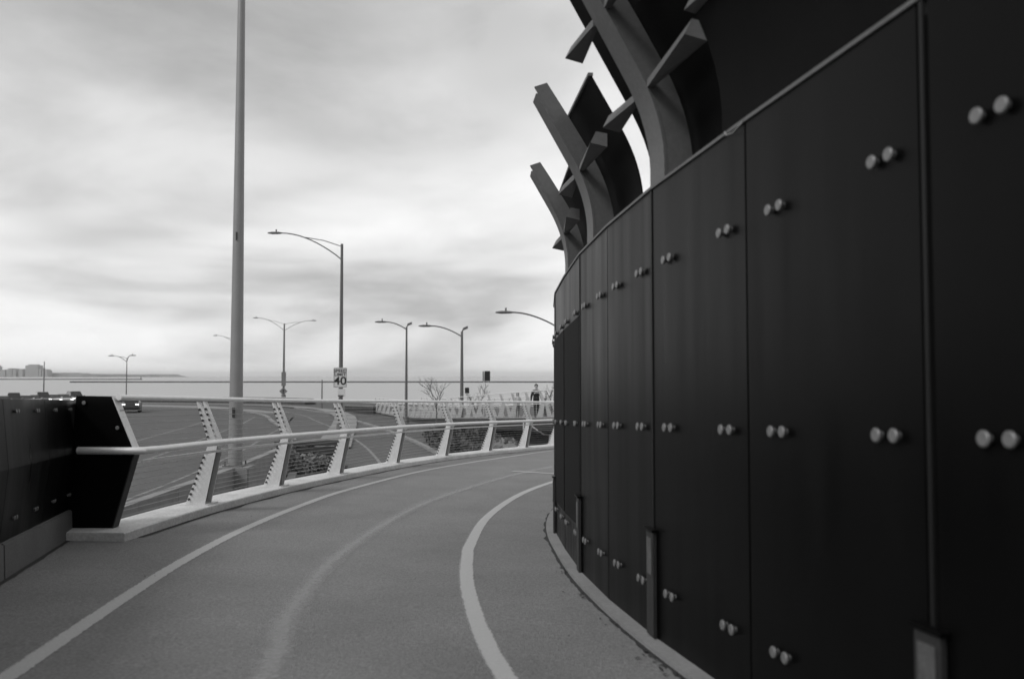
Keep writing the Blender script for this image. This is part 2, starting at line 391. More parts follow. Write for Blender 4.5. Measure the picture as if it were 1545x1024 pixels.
for i in range(len(ST) - 1):
    p = Vector((*ST[i], 0)); q = Vector((*ST[i + 1], 0)); t, nn = frame(p, q); L_ = (q - p).length
    g0 = .028 if i in POSTS else .006; g1 = .028 if i + 1 in POSTS else .006
    def pt(s, n_, z): 
        c = p + t * s + nn * n_; return Vector((c.x, c.y, z))
    y0 = (p + t * g0).y; y1 = (p + t * (L_ - g1)).y
    m = MB()
    m.hexa([pt(g0, -TH, wall_base(y0)), pt(L_ - g1, -TH, wall_base(y1)), pt(L_ - g1, 0, wall_base(y1)), pt(g0, 0, wall_base(y0))],
           [pt(g0, -TH, wall_top(y0)), pt(L_ - g1, -TH, wall_top(y1)), pt(L_ - g1, 0, wall_top(y1)), pt(g0, 0, wall_top(y0))])
    pan = m.build('panel', 'black_steel', wall, bevel=.003)
    rot = Matrix((( t.x, 0, nn.x), (t.y, 0, nn.y), (0, 1, 0))).to_4x4()
    rot = Matrix(((t.x, 0, nn.x, 0), (t.y, 0, nn.y, 0), (0, -1, 0, 0), (0, 0, 0, 1)))
    for h in (.345, 1.385, 2.45):
        for s in (.2, L_ - .34):
            for d in (-.052, .052):
                c = p + t * (s + d + .02); z = wall_base(c.y) + h
                link('bolt', BOLT, pan, mat=Matrix.Translation(Vector((c.x, c.y, z)) + nn * .0005) @ rot)
    if i in (9, 10, 11):      # matt sheet fixed over the middle of the far panels
        m = MB(); z_ = [wall_base(p.y), wall_base(q.y)]
        m.hexa([pt(.05, .001, z_[0] + .42), pt(L_ - .04, .001, z_[1] + .42), pt(L_ - .04, .006, z_[1] + .42), pt(.05, .006, z_[0] + .42)],
               [pt(.05, .001, z_[0] + 2.40), pt(L_ - .04, .001, z_[1] + 2.40), pt(L_ - .04, .006, z_[1] + 2.40), pt(.05, .006, z_[0] + 2.40)])
        m.build('cover_sheet', 'matt_black', pan)
    # backing, cap strip
    m = MB(); m.hexa([pt(-.0, -.24, wall_base(p.y) - .1), pt(L_, -.24, wall_base(q.y) - .1), pt(L_, -.026, wall_base(q.y) - .1), pt(0, -.026, wall_base(p.y) - .1)],
                     [pt(-.0, -.24, wall_top(p.y) - .05), pt(L_, -.24, wall_top(q.y) - .05), pt(L_, -.026, wall_top(q.y) - .05), pt(0, -.026, wall_top(p.y) - .05)])
    m.build('backing', 'matt_black', wall)
    m = MB(); m.hexa([pt(.002, -.05, wall_top(p.y) + .001), pt(L_ - .002, -.05, wall_top(q.y) + .001), pt(L_ - .002, .012, wall_top(q.y) + .001), pt(.002, .012, wall_top(p.y) + .001)],
                     [pt(.002, -.05, wall_top(p.y) + .02), pt(L_ - .002, -.05, wall_top(q.y) + .02), pt(L_ - .002, .012, wall_top(q.y) + .02), pt(.002, .012, wall_top(p.y) + .02)])
    m.build('cap_strip', 'rib_steel', wall)
    if i in POSTS and i > 2:
        pm = Vector((*ST[i - 1], 0)); t2 = (q - pm).normalized(); n2 = Vector((-t2.y, t2.x, 0))
        def pt2(s, n_, z):
            c = p + t2 * s + n2 * n_; return Vector((c.x, c.y, z))
        zb = wall_base(p.y)
        def bx(w_, n0, n1, z0, z1): return [pt2(-w_, n0, z0), pt2(w_, n0, z0), pt2(w_, n1, z0), pt2(-w_, n1, z0)], [pt2(-w_, n0, z1), pt2(w_, n0, z1), pt2(w_, n1, z1), pt2(-w_, n1, z1)]
        m = MB(); m.hexa(*bx(.013, -.022, .006, zb + .1, wall_top(p.y) - .002)); m.build('joint_bar', 'joint_steel', wall, bevel=.003)
        m = MB(); m.hexa(*bx(.07, .004, .030, zb + .02, zb + .70)); cv = m.build('joint_cover', 'cover_plate', wall, bevel=.004)
        m = MB(); m.hexa(*bx(.045, .031, .036, zb + .42, zb + .66)); m.build('hatch', 'hatch_plate', cv, bevel=.001)
        m = MB(); m.hexa(*bx(.085, .002, .045, zb + .705, zb + .72)); m.build('ledge', 'black_steel', cv)
# low concrete kerb at the foot of the wall
c = catmull([(x, y, 0) for x, y in ST[1:]], 6); rings = []
for i, p in enumerate(c):
    t = (c[min(i + 1, len(c) - 1)] - c[max(i - 1, 0)]).normalized(); nn = Vector((-t.y, t.x, 0))
    a_ = p + nn * .105; b_ = p - nn * .03; zt = deck_z(a_.x, a_.y) + .03
    rings.append([Vector((a_.x, a_.y, zt - .3)), Vector((a_.x, a_.y, zt)), Vector((b_.x, b_.y, zt + .005)), Vector((b_.x, b_.y, zt - .3))])
m = MB(); m.sweep(rings); struct(m.build('wall_kerb', 'dirty_concrete'))

def seam(name, pts, w0, w1, sgn, seed):  # ragged dark strip: shadow at the foot painted in together with dirt
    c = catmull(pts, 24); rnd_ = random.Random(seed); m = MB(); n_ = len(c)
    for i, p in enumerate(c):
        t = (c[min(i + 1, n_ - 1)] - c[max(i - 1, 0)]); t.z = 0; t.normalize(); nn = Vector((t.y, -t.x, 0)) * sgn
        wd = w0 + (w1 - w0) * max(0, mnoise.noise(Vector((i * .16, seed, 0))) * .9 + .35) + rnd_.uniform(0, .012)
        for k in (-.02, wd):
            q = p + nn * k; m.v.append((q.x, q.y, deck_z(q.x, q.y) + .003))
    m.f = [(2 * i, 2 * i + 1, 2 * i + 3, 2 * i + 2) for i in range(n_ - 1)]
    return struct(m.build(name, 'joint_dirt_shade'))
seam('gutter_dirt_shade', [tuple(r_[0]) for r_ in rings[::6]], .012, .05, -1, 3)
# ------------------------------------------------------------------ curved steel blades rising behind the wall
wc = catmull([(x, y, 0) for x, y in ST], 12)
def wall_at(y):
    for i in range(len(wc) - 1):
        if wc[i].y <= y <= wc[i + 1].y:
            k = (y - wc[i].y) / (wc[i + 1].y - wc[i].y); p = wc[i].lerp(wc[i + 1], k); t = (wc[i + 1] - wc[i]).normalized()
            return p, t, Vector((-t.y, t.x, 0))
def prof(h):
    if h < .12: return 0.0
    if h < .75: return .46 * (h - .12) ** 2
    return .46 * .63 ** 2 + .58 * (h - .75)
ORD = ['first', 'second', 'third', 'fourth', 'fifth', 'sixth', 'seventh']
UN = [(9.2, 1.17, .92, (.48,)), (7.5, 1.36, 1.14, (.67,)), (5.55, 1.95, 1.72, (.66, 1.16)), (3.9, 2.8, 2.55, (.75, 1.4)), (2.25, 3.6, 3.3, (.75, 1.5)), (.6, 4.2, 3.9, (.75, 1.5)), (-1.05, 4.6, 4.3, (.75, 1.5))]  # last three blades, out of view, made taller to block sky light
for iu, (uy, hr, hs, arms) in enumerate(UN):
    p, t, nn = wall_at(uy); zt = wall_top(uy)
    base = Vector((p.x, p.y, zt - .1)) - nn * .1
    th = empty('steel_blade', base, 'curved steel rib and sheet above the dark wall, %s from its bend end' % ORD[iu], 'steel blade', 'curved blades above the wall')
    slope = -.046 * t.y
    def P3(s, n_, h): 
        q = p + t * s + nn * n_; return Vector((q.x, q.y, zt + slope * s + h))
    hh = [-.12 + (hr + .12) * k / 22 for k in range(23)]
    # web
    rings = []
    for h in hh:
        dp = .18 - .07 * max(h, 0) / hr; n0 = prof(h) - .035
        rings.append([P3(-.011, n0, h), P3(.011, n0, h), P3(.011, n0 - dp, h + dp * .35 * min(1, max(h, 0))), P3(-.011, n0 - dp, h + dp * .35 * min(1, max(h, 0)))])
    m = MB(); m.sweep(rings); m.build('web', 'rib_steel', th, smooth=True)
    rings = []
    for h in [-.12 + (hr - .06 + .12) * k / 22 for k in range(23)]:
        n0 = prof(h) - .033; fw = .26 - .06 * max(h, 0) / hr
        rings.append([P3(-.013, n0, h), P3(fw, n0, h), P3(fw, n0 + .02, h), P3(-.013, n0 + .02, h)])
    m = MB(); m.sweep(rings); m.build('flange', 'rib_steel', th, smooth=True)
    # sheet behind the web, a little twisted from one blade to the next
    W0, W1 = -.83, .80; rings = []; ns = 0.0
    hb = -.10
    if iu >= 3: ns = .23; hb = .025
    for k in range(21):
        h = hb + (hs - hb) * k / 20
        rings.append([P3(W0, prof(h) + ns - .24, h), P3(W0 * .33, prof(h) + ns - .24, h), P3(W1 * .33, prof(h) + ns - .24, h), P3(W1, prof(h) + ns - .24, h),
                      P3(W1, prof(h) + ns - .255, h), P3(W1 * .33, prof(h) + ns - .255, h), P3(W0 * .33, prof(h) + ns - .255, h), P3(W0, prof(h) + ns - .255, h)])
    m = MB(); m.sweep(rings); m.build('sheet', 'sheet_steel', th, smooth=True)
    rings = []
    hl = hs + .004
    m = MB(); m.hexa([P3(W0, prof(hl) + ns - .265, hl), P3(W1, prof(hl) + ns - .265, hl), P3(W1, prof(hl) + ns - .225, hl), P3(W0, prof(hl) + ns - .225, hl)],
                     [P3(W0, prof(hl) + ns - .265, hl + .025), P3(W1, prof(hl) + ns - .265, hl + .025), P3(W1, prof(hl) + ns - .225, hl + .025), P3(W0, prof(hl) + ns - .225, hl + .025)])
    m.build('edge_trim', 'rib_steel', th)
    for ha in arms:
        n0 = prof(ha) - .05
        for s_ in (-1, 1):
            s0 = .02 * s_ if s_ < 0 else .24; s1 = .80 * s_; d0, d1 = .05, .13
            m = MB(); e_ = .012
            m.hexa([P3(s0, n0 - .02, ha - .05), P3(s1, n0 - .06, ha - .075), P3(s1, n0 + .075, ha - .045), P3(s0, n0 + .02, ha - .05)],
                   [P3(s0, n0 - .02, ha), P3(s1, n0 - .06, ha + .03), P3(s1, n0 + .03, ha + .045), P3(s0, n0 + .02, ha)])
            m.build('arm', 'rib_steel', th)

# ------------------------------------------------------------------ railing along the outside of the bend
PB = [(-4.46, 9.75), (-4.36, 12.085), (-4.06, 14.79), (-3.56, 17.45), (-2.82, 20.5), (-1.88, 23.35), (-.76, 25.85), (.36, 27.85), (1.40, 29.75), (2.5, 31.7)]
KN, KZ, TN, TZ = .30, .86, .02, 1.43
POLY = [(-.15, 0), (.13, 0), (.30, .84), (.05, 1.42), (-.01, 1.42), (.165, .87), (.155, .80)]
cables = [(-.10 + (z - .06) * .345, z) for z in [.08 + .072 * k for k in range(10)]] + [(.185 - (z - .87) * .33, z) for z in [.94 + .075 * k for k in range(6)]]
def post_mesh(ferr=True):
    m = MB()
    for s in (-.10, .10): m.prism([Vector((s - .007, n_, z)) for n_, z in POLY], (.014, 0, 0))
    m.box(-.093, .093, .02, .05, .03, .10); 
    return m
def ferr_mesh():
    m = MB()
    for s in (-.10, .10):
        for n_, z in cables: m.tube([(s - .026, n_, z), (s + .026, n_, z)], .017, 6)
    return m
POST = post_mesh().mesh('post', 'galvanised'); FERR = ferr_mesh().mesh('ferrules', 'ferrule_black')
INFILL = MB().prism([Vector((-.0925, n_, z)) for n_, z in ((.05, .02), (.065, .02), (.225, .80), (.21, .80))], (.185, 0, 0)).mesh('infill_plate', 'ferrule_black')
BASEP = MB().box(-.17, .17, -.20, .20, -.004, .018).mesh('base_plate', 'galvanised')
CLIP = MB().prism([Vector((-.025, .24, .74)), Vector((-.025, .375, .825)), Vector((-.025, .355, .84)), Vector((-.025, .24, .80))], (.05, 0, 0)).mesh('bracket', 'galvanised')
def railing(name, label, base, kz, side, full=True, group=None, start=0, end_wrap=False):
    """base: control points (x,y,z) on top of the kerb; side=+1 path lies to the right of travel"""
    c = catmull(base, 8); n = len(c); fr = []
    for i, p in enumerate(c):
        t = c[min(i + 1, n - 1)] - c[max(i - 1, 0)]; t.z = 0; t.normalize(); fr.append((p, t, Vector((t.y, -t.x, 0)) * side))
    th = empty(name, c[0], label, 'railing', group)
    def line(dn, dz, i0=0): return [p + nn * dn + Vector((0, 0, dz)) for p, t, nn in fr[i0:]]
    sg = 10 if full else 6
    m = MB(); m.tube(line(TN, TZ + .03), .033 if full else .03, sg); m.build('top_rail', 'rail_steel', th, smooth=True)
    hl = line(.365, KZ + .005)
    if end_wrap:
        p, t, nn = fr[0]; hl = [p + nn * (-.42) + Vector((0, 0, KZ + .005)) - t * .03, p + nn * .2 + Vector((0, 0, KZ + .005)) - t * .05, p + nn * .33 + Vector((0, 0, KZ + .005)) - t * .02] + hl[1:]
    m = MB(); m.tube(hl, .042 if full else .035, sg); m.build('handrail', 'rail_steel', th, smooth=True)
    rings = [[p + nn * a_ + Vector((0, 0, b_)) for a_, b_ in ((.284, .725), (.288, .76), (.310, .76), (.306, .725))] for p, t, nn in fr]
    m = MB(); m.sweep(rings); m.build('lower_rail', 'rail_steel', th)
    for n_, z in (cables if full else cables[::3]):
        m = MB(); m.tube(line(n_, z),   .0045 if full else .003, 5, cap=False); m.build('cable', 'cable_steel', th)
    for k in range(start, len(base)):
        p, t, nn = fr[min(k * 8, n - 1)]
        M = Matrix(((t.x, nn.x, 0, p.x), (t.y, nn.y, 0, p.y), (0, 0, 1, p.z), (0, 0, 0, 1)))
        po = link('post', POST, th, mat=M)
        if full:
            for nm, me in (('base_plate', BASEP), ('infill_plate', INFILL), ('ferrules', FERR), ('bracket', CLIP)): tag(link(nm, me, po, world=False), kind='stuff' if nm == 'ferrules' else None)
    return th, fr
KH = .10
th, fr = railing('path_railing', 'pale steel cable railing with kinked posts on the kerb outside the bend', [(x, y, deck_z(x, y) + KH) for x, y in PB], KH, 1, True, start=1, end_wrap=True)
# kerb below it
rings = []
for i, (p, t, nn) in enumerate(fr):
    zt = p.z; q = []
    for a_, b_ in ((-.30, -.5), (-.30, 0), (.25, 0), (.265, -.012), (.265, -.4)): q.append(p + nn * a_ + Vector((0, 0, b_)))
    rings.append(q)
p, t, nn = fr[0]
r0 = [v - t * .30 for v in rings[0]]
m = MB(); m.sweep([r0] + rings); kb = struct(m.build('kerb', 'concrete'))
m = MB(); m.hexa([p - t * .30 + nn * (-.62) + Vector((0, 0, -.4)), p - t * .30 + nn * (-.302) + Vector((0, 0, -.4)), p + t * .5 + nn * (-.302) + Vector((0, 0, -.4)), p + t * .5 + nn * (-.62) + Vector((0, 0, -.4))],
                 [p - t * .30 + nn * (-.62) + Vector((0, 0, -.002)), p - t * .30 + nn * (-.302) + Vector((0, 0, -.002)), p + t * .5 + nn * (-.302) + Vector((0, 0, -.002)), p + t * .5 + nn * (-.62) + Vector((0, 0, -.002))])
m.build('kerb_end', 'concrete', kb)
seam('gutter_dirt_shade', [tuple(r_[4]) for r_ in rings[::8]], .02, .12, 1, 7)
# dark end plate where the railing starts
ep = empty('end_plate', p, 'black steel end plate with pale edge between low wall and railing', 'steel plate')
def EP(s, n_, z): return p + t * s + nn * n_ + Vector((0, 0, z))
outl = [(-.56, 0), (-.02, 0), (.22, .85), (-.05, 1.47), (-.46, 1.48)]
m = MB(); m.prism([EP(-.02, n_, z) for n_, z in outl], t * .03); pl = m.build('plate', 'black_steel', ep, bevel=.003)
m = MB()
m.hexa([EP(-.03, .222, .85), EP(.10, .222, .85), EP(.10, .236, .85), EP(-.03, .236, .85)], [EP(-.03, -.048, 1.47), EP(.10, -.048, 1.47), EP(.10, -.034, 1.47), EP(-.03, -.034, 1.47)])
m.build('upper_edge', 'galvanised', ep)
m = MB()
m.hexa([EP(-.03, -.018, .0), EP(.10, -.018, .0), EP(.10, -.004, .0), EP(-.03, -.004, .0)], [EP(-.03, .222, .849), EP(.10, .222, .849), EP(.10, .236, .849), EP(-.03, .236, .849)])
m.build('lower_edge', 'cover_plate', ep)
rot = Matrix(((nn.x, 0, -t.x, 0), (nn.y, 0, -t.y, 0), (0, 1, 0, 0), (0, 0, 0, 1)))
for n_, z in ((.03, 1.12), (-.36, 1.40)): link('bolt', BOLT, pl, mat=Matrix.Translation(EP(-.0205, n_, z)) @ rot @ Matrix.Scale(.8, 4))

# ------------------------------------------------------------------ low dark wall on the left before the railing
LW = [(-1.35, -4.0), (-1.95, -1.75), (-2.50, .45), (-3.06, 2.65), (-3.63, 4.85), (-4.30, 7.40), (-4.98, 9.98)]
lw = empty('low_wall', (-4.30, 7.4, deck_z(-4.3, 7.4)), 'low black steel wall on concrete blocks beside the path before the railing', 'wall')
for i in range(len(LW) - 1):
    p = Vector((*LW[i], 0)); q = Vector((*LW[i + 1], 0)); t, nn_ = frame(p, q); nn = -nn_; L_ = (q - p).length
    def pt(s, n_, h):
        c = p + t * s + nn * n_; return Vector((c.x, c.y, deck_z(c.x, c.y) + h))
    m = MB(); m.hexa([pt(.006, -.3, -.2), pt(L_ - .006, -.3, -.2), pt(L_ - .006, .0, -.2), pt(.006, .0, -.2)], [pt(.006, -.3, .30), pt(L_ - .006, -.3, .30), pt(L_ - .006, -.02, .30), pt(.006, -.02, .30)])
    m.build('concrete_block', 'shade_concrete', lw, bevel=.012)
    for j in range(2):
        s0 = L_ * j / 2 + .005; s1 = L_ * (j + 1) / 2 - .005
        m = MB(); m.prism([pt(s0, n_, h) for n_, h in ((-.16, .301), (-.06, .301), (.0, .93), (-.06, 1.53), (-.16, 1.53))], t * (s1 - s0) + Vector((0, 0, deck_z(*pt(s1, 0, 0).xy) - deck_z(*pt(s0, 0, 0).xy))))
        pan = m.build('panel', 'black_steel', lw)
        for k in range(2):
            for d in (-.035, .035):
                s = s0 + (s1 - s0) * (.25 + .5 * k) + d
                for h, n_, tilt in ((1.42, -.0488, 5.7), (.48, -.0428, -5.4)):
                    ax = (nn * math.cos(R(tilt)) + Vector((0, 0, math.sin(R(tilt))))).normalized(); u = t; v = ax.cross(u)
                    M = Matrix(((u.x, v.x, ax.x, 0), (u.y, v.y, ax.y, 0), (u.z, v.z, ax.z, 0), (0, 0, 0, 1)))
                    link('bolt', BOLT, pan, mat=Matrix.Translation(pt(s, n_, h)) @ M @ Matrix.Scale(.7, 4))

seam('gutter_dirt_shade', [(x, y, 0) for x, y in LW], .015, .06, 1, 11)
p_, t_, n_ = fr[0]; q = Vector((*LW[-1], 0)); tt, nw = frame(LW[-2], LW[-1]); nw = -nw
m = MB(); zb = deck_z(q.x, q.y)
A = [q - tt * .02 - nw * .02, q - tt * .02 - nw * .16, q + tt * .12 - nw * .16 + Vector((.06, 0, 0)), q + tt * .1 + Vector((.12, 0, 0))]
m.hexa([Vector((v.x, v.y, zb - .1)) for v in A], [Vector((v.x, v.y, zb + 1.5)) for v in A]); m.build('end_filler', 'black_steel', lw)
# ------------------------------------------------------------------ concrete barrier and the big pole on it
bl = [tuple(q.xy) for q in catmull([(x, y, 0) for x, y in [(-8.15, -40), (-8.15, 0), (-8.2, 12), (-8.3, 19), (-8.45, 26), (-8.9, 33), (-9.5, 39)]], 3)]
rt = empty('road_barrier', (-8.3, 19, ROAD), 'pale concrete barrier wall along the highway edge below the railing', 'barrier')
for i in range(len(bl) - 1):
    a_ = offset2(bl, 0); p = Vector((*bl[i], 0)); q = Vector((*bl[i + 1], 0)); d_ = (q - p); L_ = d_.length; t = d_ / L_; nn = Vector((t.y, -t.x, 0))
    def pt(s, n_, z): c = p + t * s + nn * n_; return Vector((c.x, c.y, z))
    top_z = -1.25 if i < 15 else -1.25 - .25 * (i - 14) / 6
    m = MB(); m.sweep([[pt(s, -.32, ROAD - .06), pt(s, -.16, ROAD + .5), pt(s, -.13, top_z), pt(s, .13, top_z), pt(s, .17, ROAD - .06)] for s in (.008, L_ - .008)])
    m.build('barrier_segment', 'dirty_concrete', rt)
pb = at(355, 702, 26.4)
pl = empty('light_pole', (pb.x, 26.4, -1.25), 'thick tapered grey light pole standing on the highway barrier', 'light pole')
m = MB(); m.box(pb.x - .55, pb.x + .55, 25.9, 26.9, ROAD - .06, -1.24); m.build('pedestal', 'dirty_concrete', pl, bevel=.03)
H = 21.0
m = MB(); m.tube([(pb.x + .0 * h, 26.4, -1.20 + h) for h in (0, 4, 8, 11, H)], [.212, .184, .156, .135, .065], 20); sh_ = m.build('shaft', 'pole_grey', pl, smooth=True)
m = MB(); m.box(pb.x - .30, pb.x + .30, 26.1, 26.7, -1.239, -1.20)
for sx in (-1, 1):
    for sy in (-1, 1): m.tube([(pb.x + .24 * sx, 26.4 + .24 * sy, -1.2), (pb.x + .24 * sx, 26.4 + .24 * sy, -1.08)], .025, 8)
m.build('base_flange', 'lamp_metal', pl)
m = MB(); m.box(pb.x - .045, pb.x + .03, 26.4 - .235, 26.4 - .19, -.20 + .45, .02 + .52); m.build('hand_hole', 'ferrule_black', sh_)
m = MB(); m.box(pb.x - .02, pb.x + .02, 26.4 - .19, 26.4 - .15, 5.65, 5.9); m.build('clip', 'ferrule_black', sh_)
m = MB(); m.tube([(pb.x, 26.4, H - 1.4), (pb.x - 1.2, 26.4, H - .7), (pb.x - 3, 26.4, H - .4)], .05, 8); m.box(pb.x - 3.7, pb.x - 2.9, 26.25, 26.55, H - .48, H - .33); m.build('lamp_arm', 'lamp_metal', pl)

# ------------------------------------------------------------------ street lamps
def arc(p0, p1, rise, n=10):
    """arm from pole to head: leaves the pole steeply and flattens out"""
    return [p0 + Vector(((p1.x - p0.x) * k / n, (p1.y - p0.y) * k / n, (p1.z - p0.z) * math.sin(k / n * math.pi / 2) ** .9)) for k in range(n + 1)]
def lamp(px, ytop, Y, label, arms, basez, r=.11, truss=True, side_light=False, gw='street lamps beyond the railing'):
    tp = at(px, ytop, Y); x = tp.x
    o = empty('street_lamp', (x, Y, basez), label, 'street lamp', gw)
    m = MB(); m.tube([(x, Y, basez), (x, Y, basez + (tp.z - basez) * .5), (x, Y, tp.z)], [r, r * .8, r * .55], 12); m.build('pole', 'lamp_metal', o, smooth=True)
    m = MB(); m.tube([(x, Y, basez - .02), (x, Y, basez + .5)], [r * 1.9, r * 1.6], 12); m.build('base', 'lamp_metal', o)
    for (hx, hy, jy, j2) in arms:      # head pixel, joints on the pole
        hd = at(hx, hy, Y); j = at(px, jy, Y); j.x = x
        s_ = 1 if hd.x > x else -1
        m = MB()
        if truss:
            k = at(px, j2, Y); k.x = x
            m.tube(arc(j, hd, 0) if jy > j2 else arc(k, hd, 0), .042, 8)
            up = k if j2 < jy else j; mid_ = j.lerp(hd, .62); low_ = arc(j if jy > j2 else k, hd, 0)
            m.tube([up, up.lerp(low_[6], .5) + Vector((0, 0, .12)), low_[6] + Vector((0, 0, .02))], .03, 6)
        else: m.tube(arc(j, hd, 0), .045, 8)
        a_ = m.build('lamp_arm', 'lamp_metal', o, smooth=True)
        m = MB(); L_ = .95
        m.sweep([[Vector((hd.x + s_ * q * L_ , Y + yy * ww, hd.z + zz_ * hh_ - .01)) for yy, zz_ in ((-1, 0), (-.7, 1), (.7, 1), (1, 0), (.6, -.8), (-.6, -.8))] for q, ww, hh_ in ((-.15, .05, .04), (.1, .13, .08), (.6, .17, .09), (.95, .09, .04))])
        hdm = m.build('lamp_head', 'lamp_metal', a_, smooth=True)
        m = MB(); m.tube([(hd.x + s_ * .3, Y, hd.z + .05), (hd.x + s_ * .3, Y, hd.z + .26)], .05, 8); m.build('photocell', 'lamp_metal', a_)
    if side_light:
        m = MB(); m.tube([(x, Y, tp.z - .05), (x + .12, Y, tp.z + .22)], .05, 8)
        m.sweep([[Vector((x + .08 + a * .36, Y + b, tp.z + .17 + a * .14 + c_)) for b, c_ in ((-.12, -.09), (-.12, .10), (.12, .10), (.12, -.09))] for a in (0, 1)])
        m.build('spotlight', 'lamp_metal', o)
    return o
lamp(516, 368, 62, 'single-arm truss street lamp carrying the speed limit sign', [(423, 351.5, 392, 372)], ROAD, .17)
lamp(429, 488, 160, 'distant twin-arm street lamp carrying a diamond sign', [(389, 479.5, 499, 489), (470, 483.5, 499, 489)], ROAD, .24)
lamp(613.5, 493, 72, 'curved-arm lamp with small spotlight beside the bare sapling', [(582, 485.5, 497, 0)], ROAD, .13, truss=False, side_light=True)
lamp(697, 500, 64, 'curved-arm lamp with spotlight rising beside the small black sign back', [(650, 491.5, 508, 0)], ROAD, .15, truss=False, side_light=True)
lamp(838.5, 486, 50, 'curved-arm lamp mostly hidden behind the end of the black wall', [(771, 471, 492, 0)], ROAD, .14, truss=False)
lamp(358, 512, 185, 'distant street lamp half hidden behind the thick grey pole', [(328, 506, 521, 514)], ROAD, .16)
lamp(191.5, 540, 139, 'faint small street lamp above the black car on the highway', [(172, 536.5, 546, 541), (197, 536, 545, 541)], ROAD, .10, )
m = MB(); q = at(67, 545, 139); m.tube([(q.x, 139, ROAD), (q.x, 139, q.z)], [.12, .06], 8); tag(m.build('thin_pole', 'lamp_metal'), 'thin bare pole in front of the far shore tower blocks', 'pole')
q = at(486, 573, 105); m = MB(); m.tube([(q.x, 105, ROAD), (q.x, 105, q.z)], [.09, .07], 8); tag(m.build('thin_pole', 'lamp_metal'), 'thin bare post beside the pavement bend, near the speed limit sign', 'pole')

# ------------------------------------------------------------------ signs
def text_mesh(s, size, mat):
    cu = bpy.data.curves.new('txt', 'FONT'); cu.body = s; cu.size = size; cu.align_x = 'CENTER'; cu.align_y = 'CENTER'; cu.extrude = .004; cu.offset = size * .018
    o = bpy.data.objects.new('txt', cu); COL.objects.link(o)
    me = bpy.data.meshes.new_from_object(o.evaluated_get(bpy.context.evaluated_depsgraph_get())); bpy.data.objects.remove(o)
    me.materials.clear(); me.materials.append(MATS[mat]); return me
def flat_sign(name, label, px0, px1, py0, py1, Y, mat, border=None):
    a_ = at(px0, py1, Y); b_ = at(px1, py0, Y); cx = (a_.x + b_.x) / 2; cz = (a_.z + b_.z) / 2
    o = empty(name, (cx, Y, a_.z), label, 'sign')
    m = MB(); m.box(a_.x, b_.x, Y, Y + .02, a_.z, b_.z); m.build('panel', mat, o, bevel=.006)
    return o, cx, cz, b_.x - a_.x, b_.z - a_.z
Ys = 61.75
o, cx, cz, w_, h_ = flat_sign('speed_limit_sign', 'white sign reading SPEED LIMIT 40 on the single-arm lamp', 503, 523.5, 554.5, 584.5, Ys, 'sign_white')
RX = Matrix.Rotation(math.pi / 2, 4, 'X')
for s, dz, sz in (('SPEED', .33, .21), ('LIMIT', .15, .21), ('40', -.18, .56)):
    k = 1.25 if s != '40' else 1.22
    link('lettering', text_mesh(s, h_ * sz, 'sign_black'), o, mat=Matrix.Translation((cx, Ys - .006, cz + h_ * dz)) @ RX @ Matrix.Diagonal((k * .95, 1, 1, 1)))
m = MB()
for x0, x1, z0, z1 in ((-.46, .46, .455, .47), (-.46, .46, -.47, -.455), (-.46, -.44, -.455, .455), (.44, .46, -.455, .455)):
    m.box(cx + x0 * w_, cx + x1 * w_, Ys - .005, Ys - .001, cz + z0 * h_, cz + z1 * h_)
m.build('border', 'sign_black', o)
m = MB(); m.box(cx - .05, cx + .05, Ys + .021, Ys + .1, cz - .3, cz + .3); m.build('clamp', 'lamp_metal', o)
o, cx2, cz2, w2, h2 = flat_sign('small_sign', 'small pale plate below the speed limit sign', 509.5, 521, 586.5, 598, Ys, 'sign_white')
m = MB(); m.box(cx2 - .04, cx2 + .04, Ys + .021, Ys + .1, cz2 - .1, cz2 + .1); m.build('clamp', 'lamp_metal', o)
m = MB(); m.box(cx2 - .25, cx2 + .15, Ys - .005, Ys - .001, cz2 - h2 * .46, cz2 - h2 * .32); m.build('mark', 'sign_black', o)
Yd = 159.6
o, cx, cz, w_, h_ = flat_sign('tall_sign', 'narrow grey sign plate above the diamond on the twin-arm lamp', 424.5, 431.5, 561, 582, Yd, 'sign_grey')
c_ = at(427.5, 590, Yd); r_ = 6.3 * Yd / 1300
o = empty('diamond_sign', c_, 'grey diamond warning sign with black arrow on the twin-arm lamp', 'sign')
m = MB(); m.prism([c_ + Vector((0, 0, r_)), c_ + Vector((r_, 0, 0)), c_ + Vector((0, 0, -r_)), c_ + Vector((-r_, 0, 0))], (0, .03, 0)); m.build('panel', 'sign_grey', o)
m = MB(); m.prism([c_ + Vector((x * r_, -.02, z * r_)) for x, z in ((-.12, -.6), (.12, -.6), (.12, .1), (.32, .1), (0, .6), (-.32, .1), (-.12, .1))], (0, .015, 0)); m.build('arrow', 'sign_black', o)
# backs of road signs
Yb = 78
o, cx, cz, w_, h_ = flat_sign('sign_back', 'tall black sign back on a thin pale post above the far railing', 731, 739.5, 559.5, 574.5, Yb, 'sign_black')
m = MB(); q0 = at(728.2, 574.5, Yb); q1 = at(729.4, 559.5, Yb); m.box(q0.x, q1.x, Yb, Yb + .06, q0.z, q1.z); m.build('side_strip', 'lamp_metal', o)
q = at(730, 574, Yb); m = MB(); m.tube([(q.x, Yb + .1, ROAD), (q.x, Yb + .1, q.z + .8)], .035, 8); m.build('post', 'galvanised', o)
o, cx, cz, w_, h_ = flat_sign('sign_back', 'small square black sign back beside the spotlight lamp', 701.5, 708, 584.5, 593, 66, 'sign_black')
m = MB(); m.tube([(cx, 66.1, ROAD), (cx, 66.1, cz + .2)], .035, 8); m.build('post', 'galvanised', o)

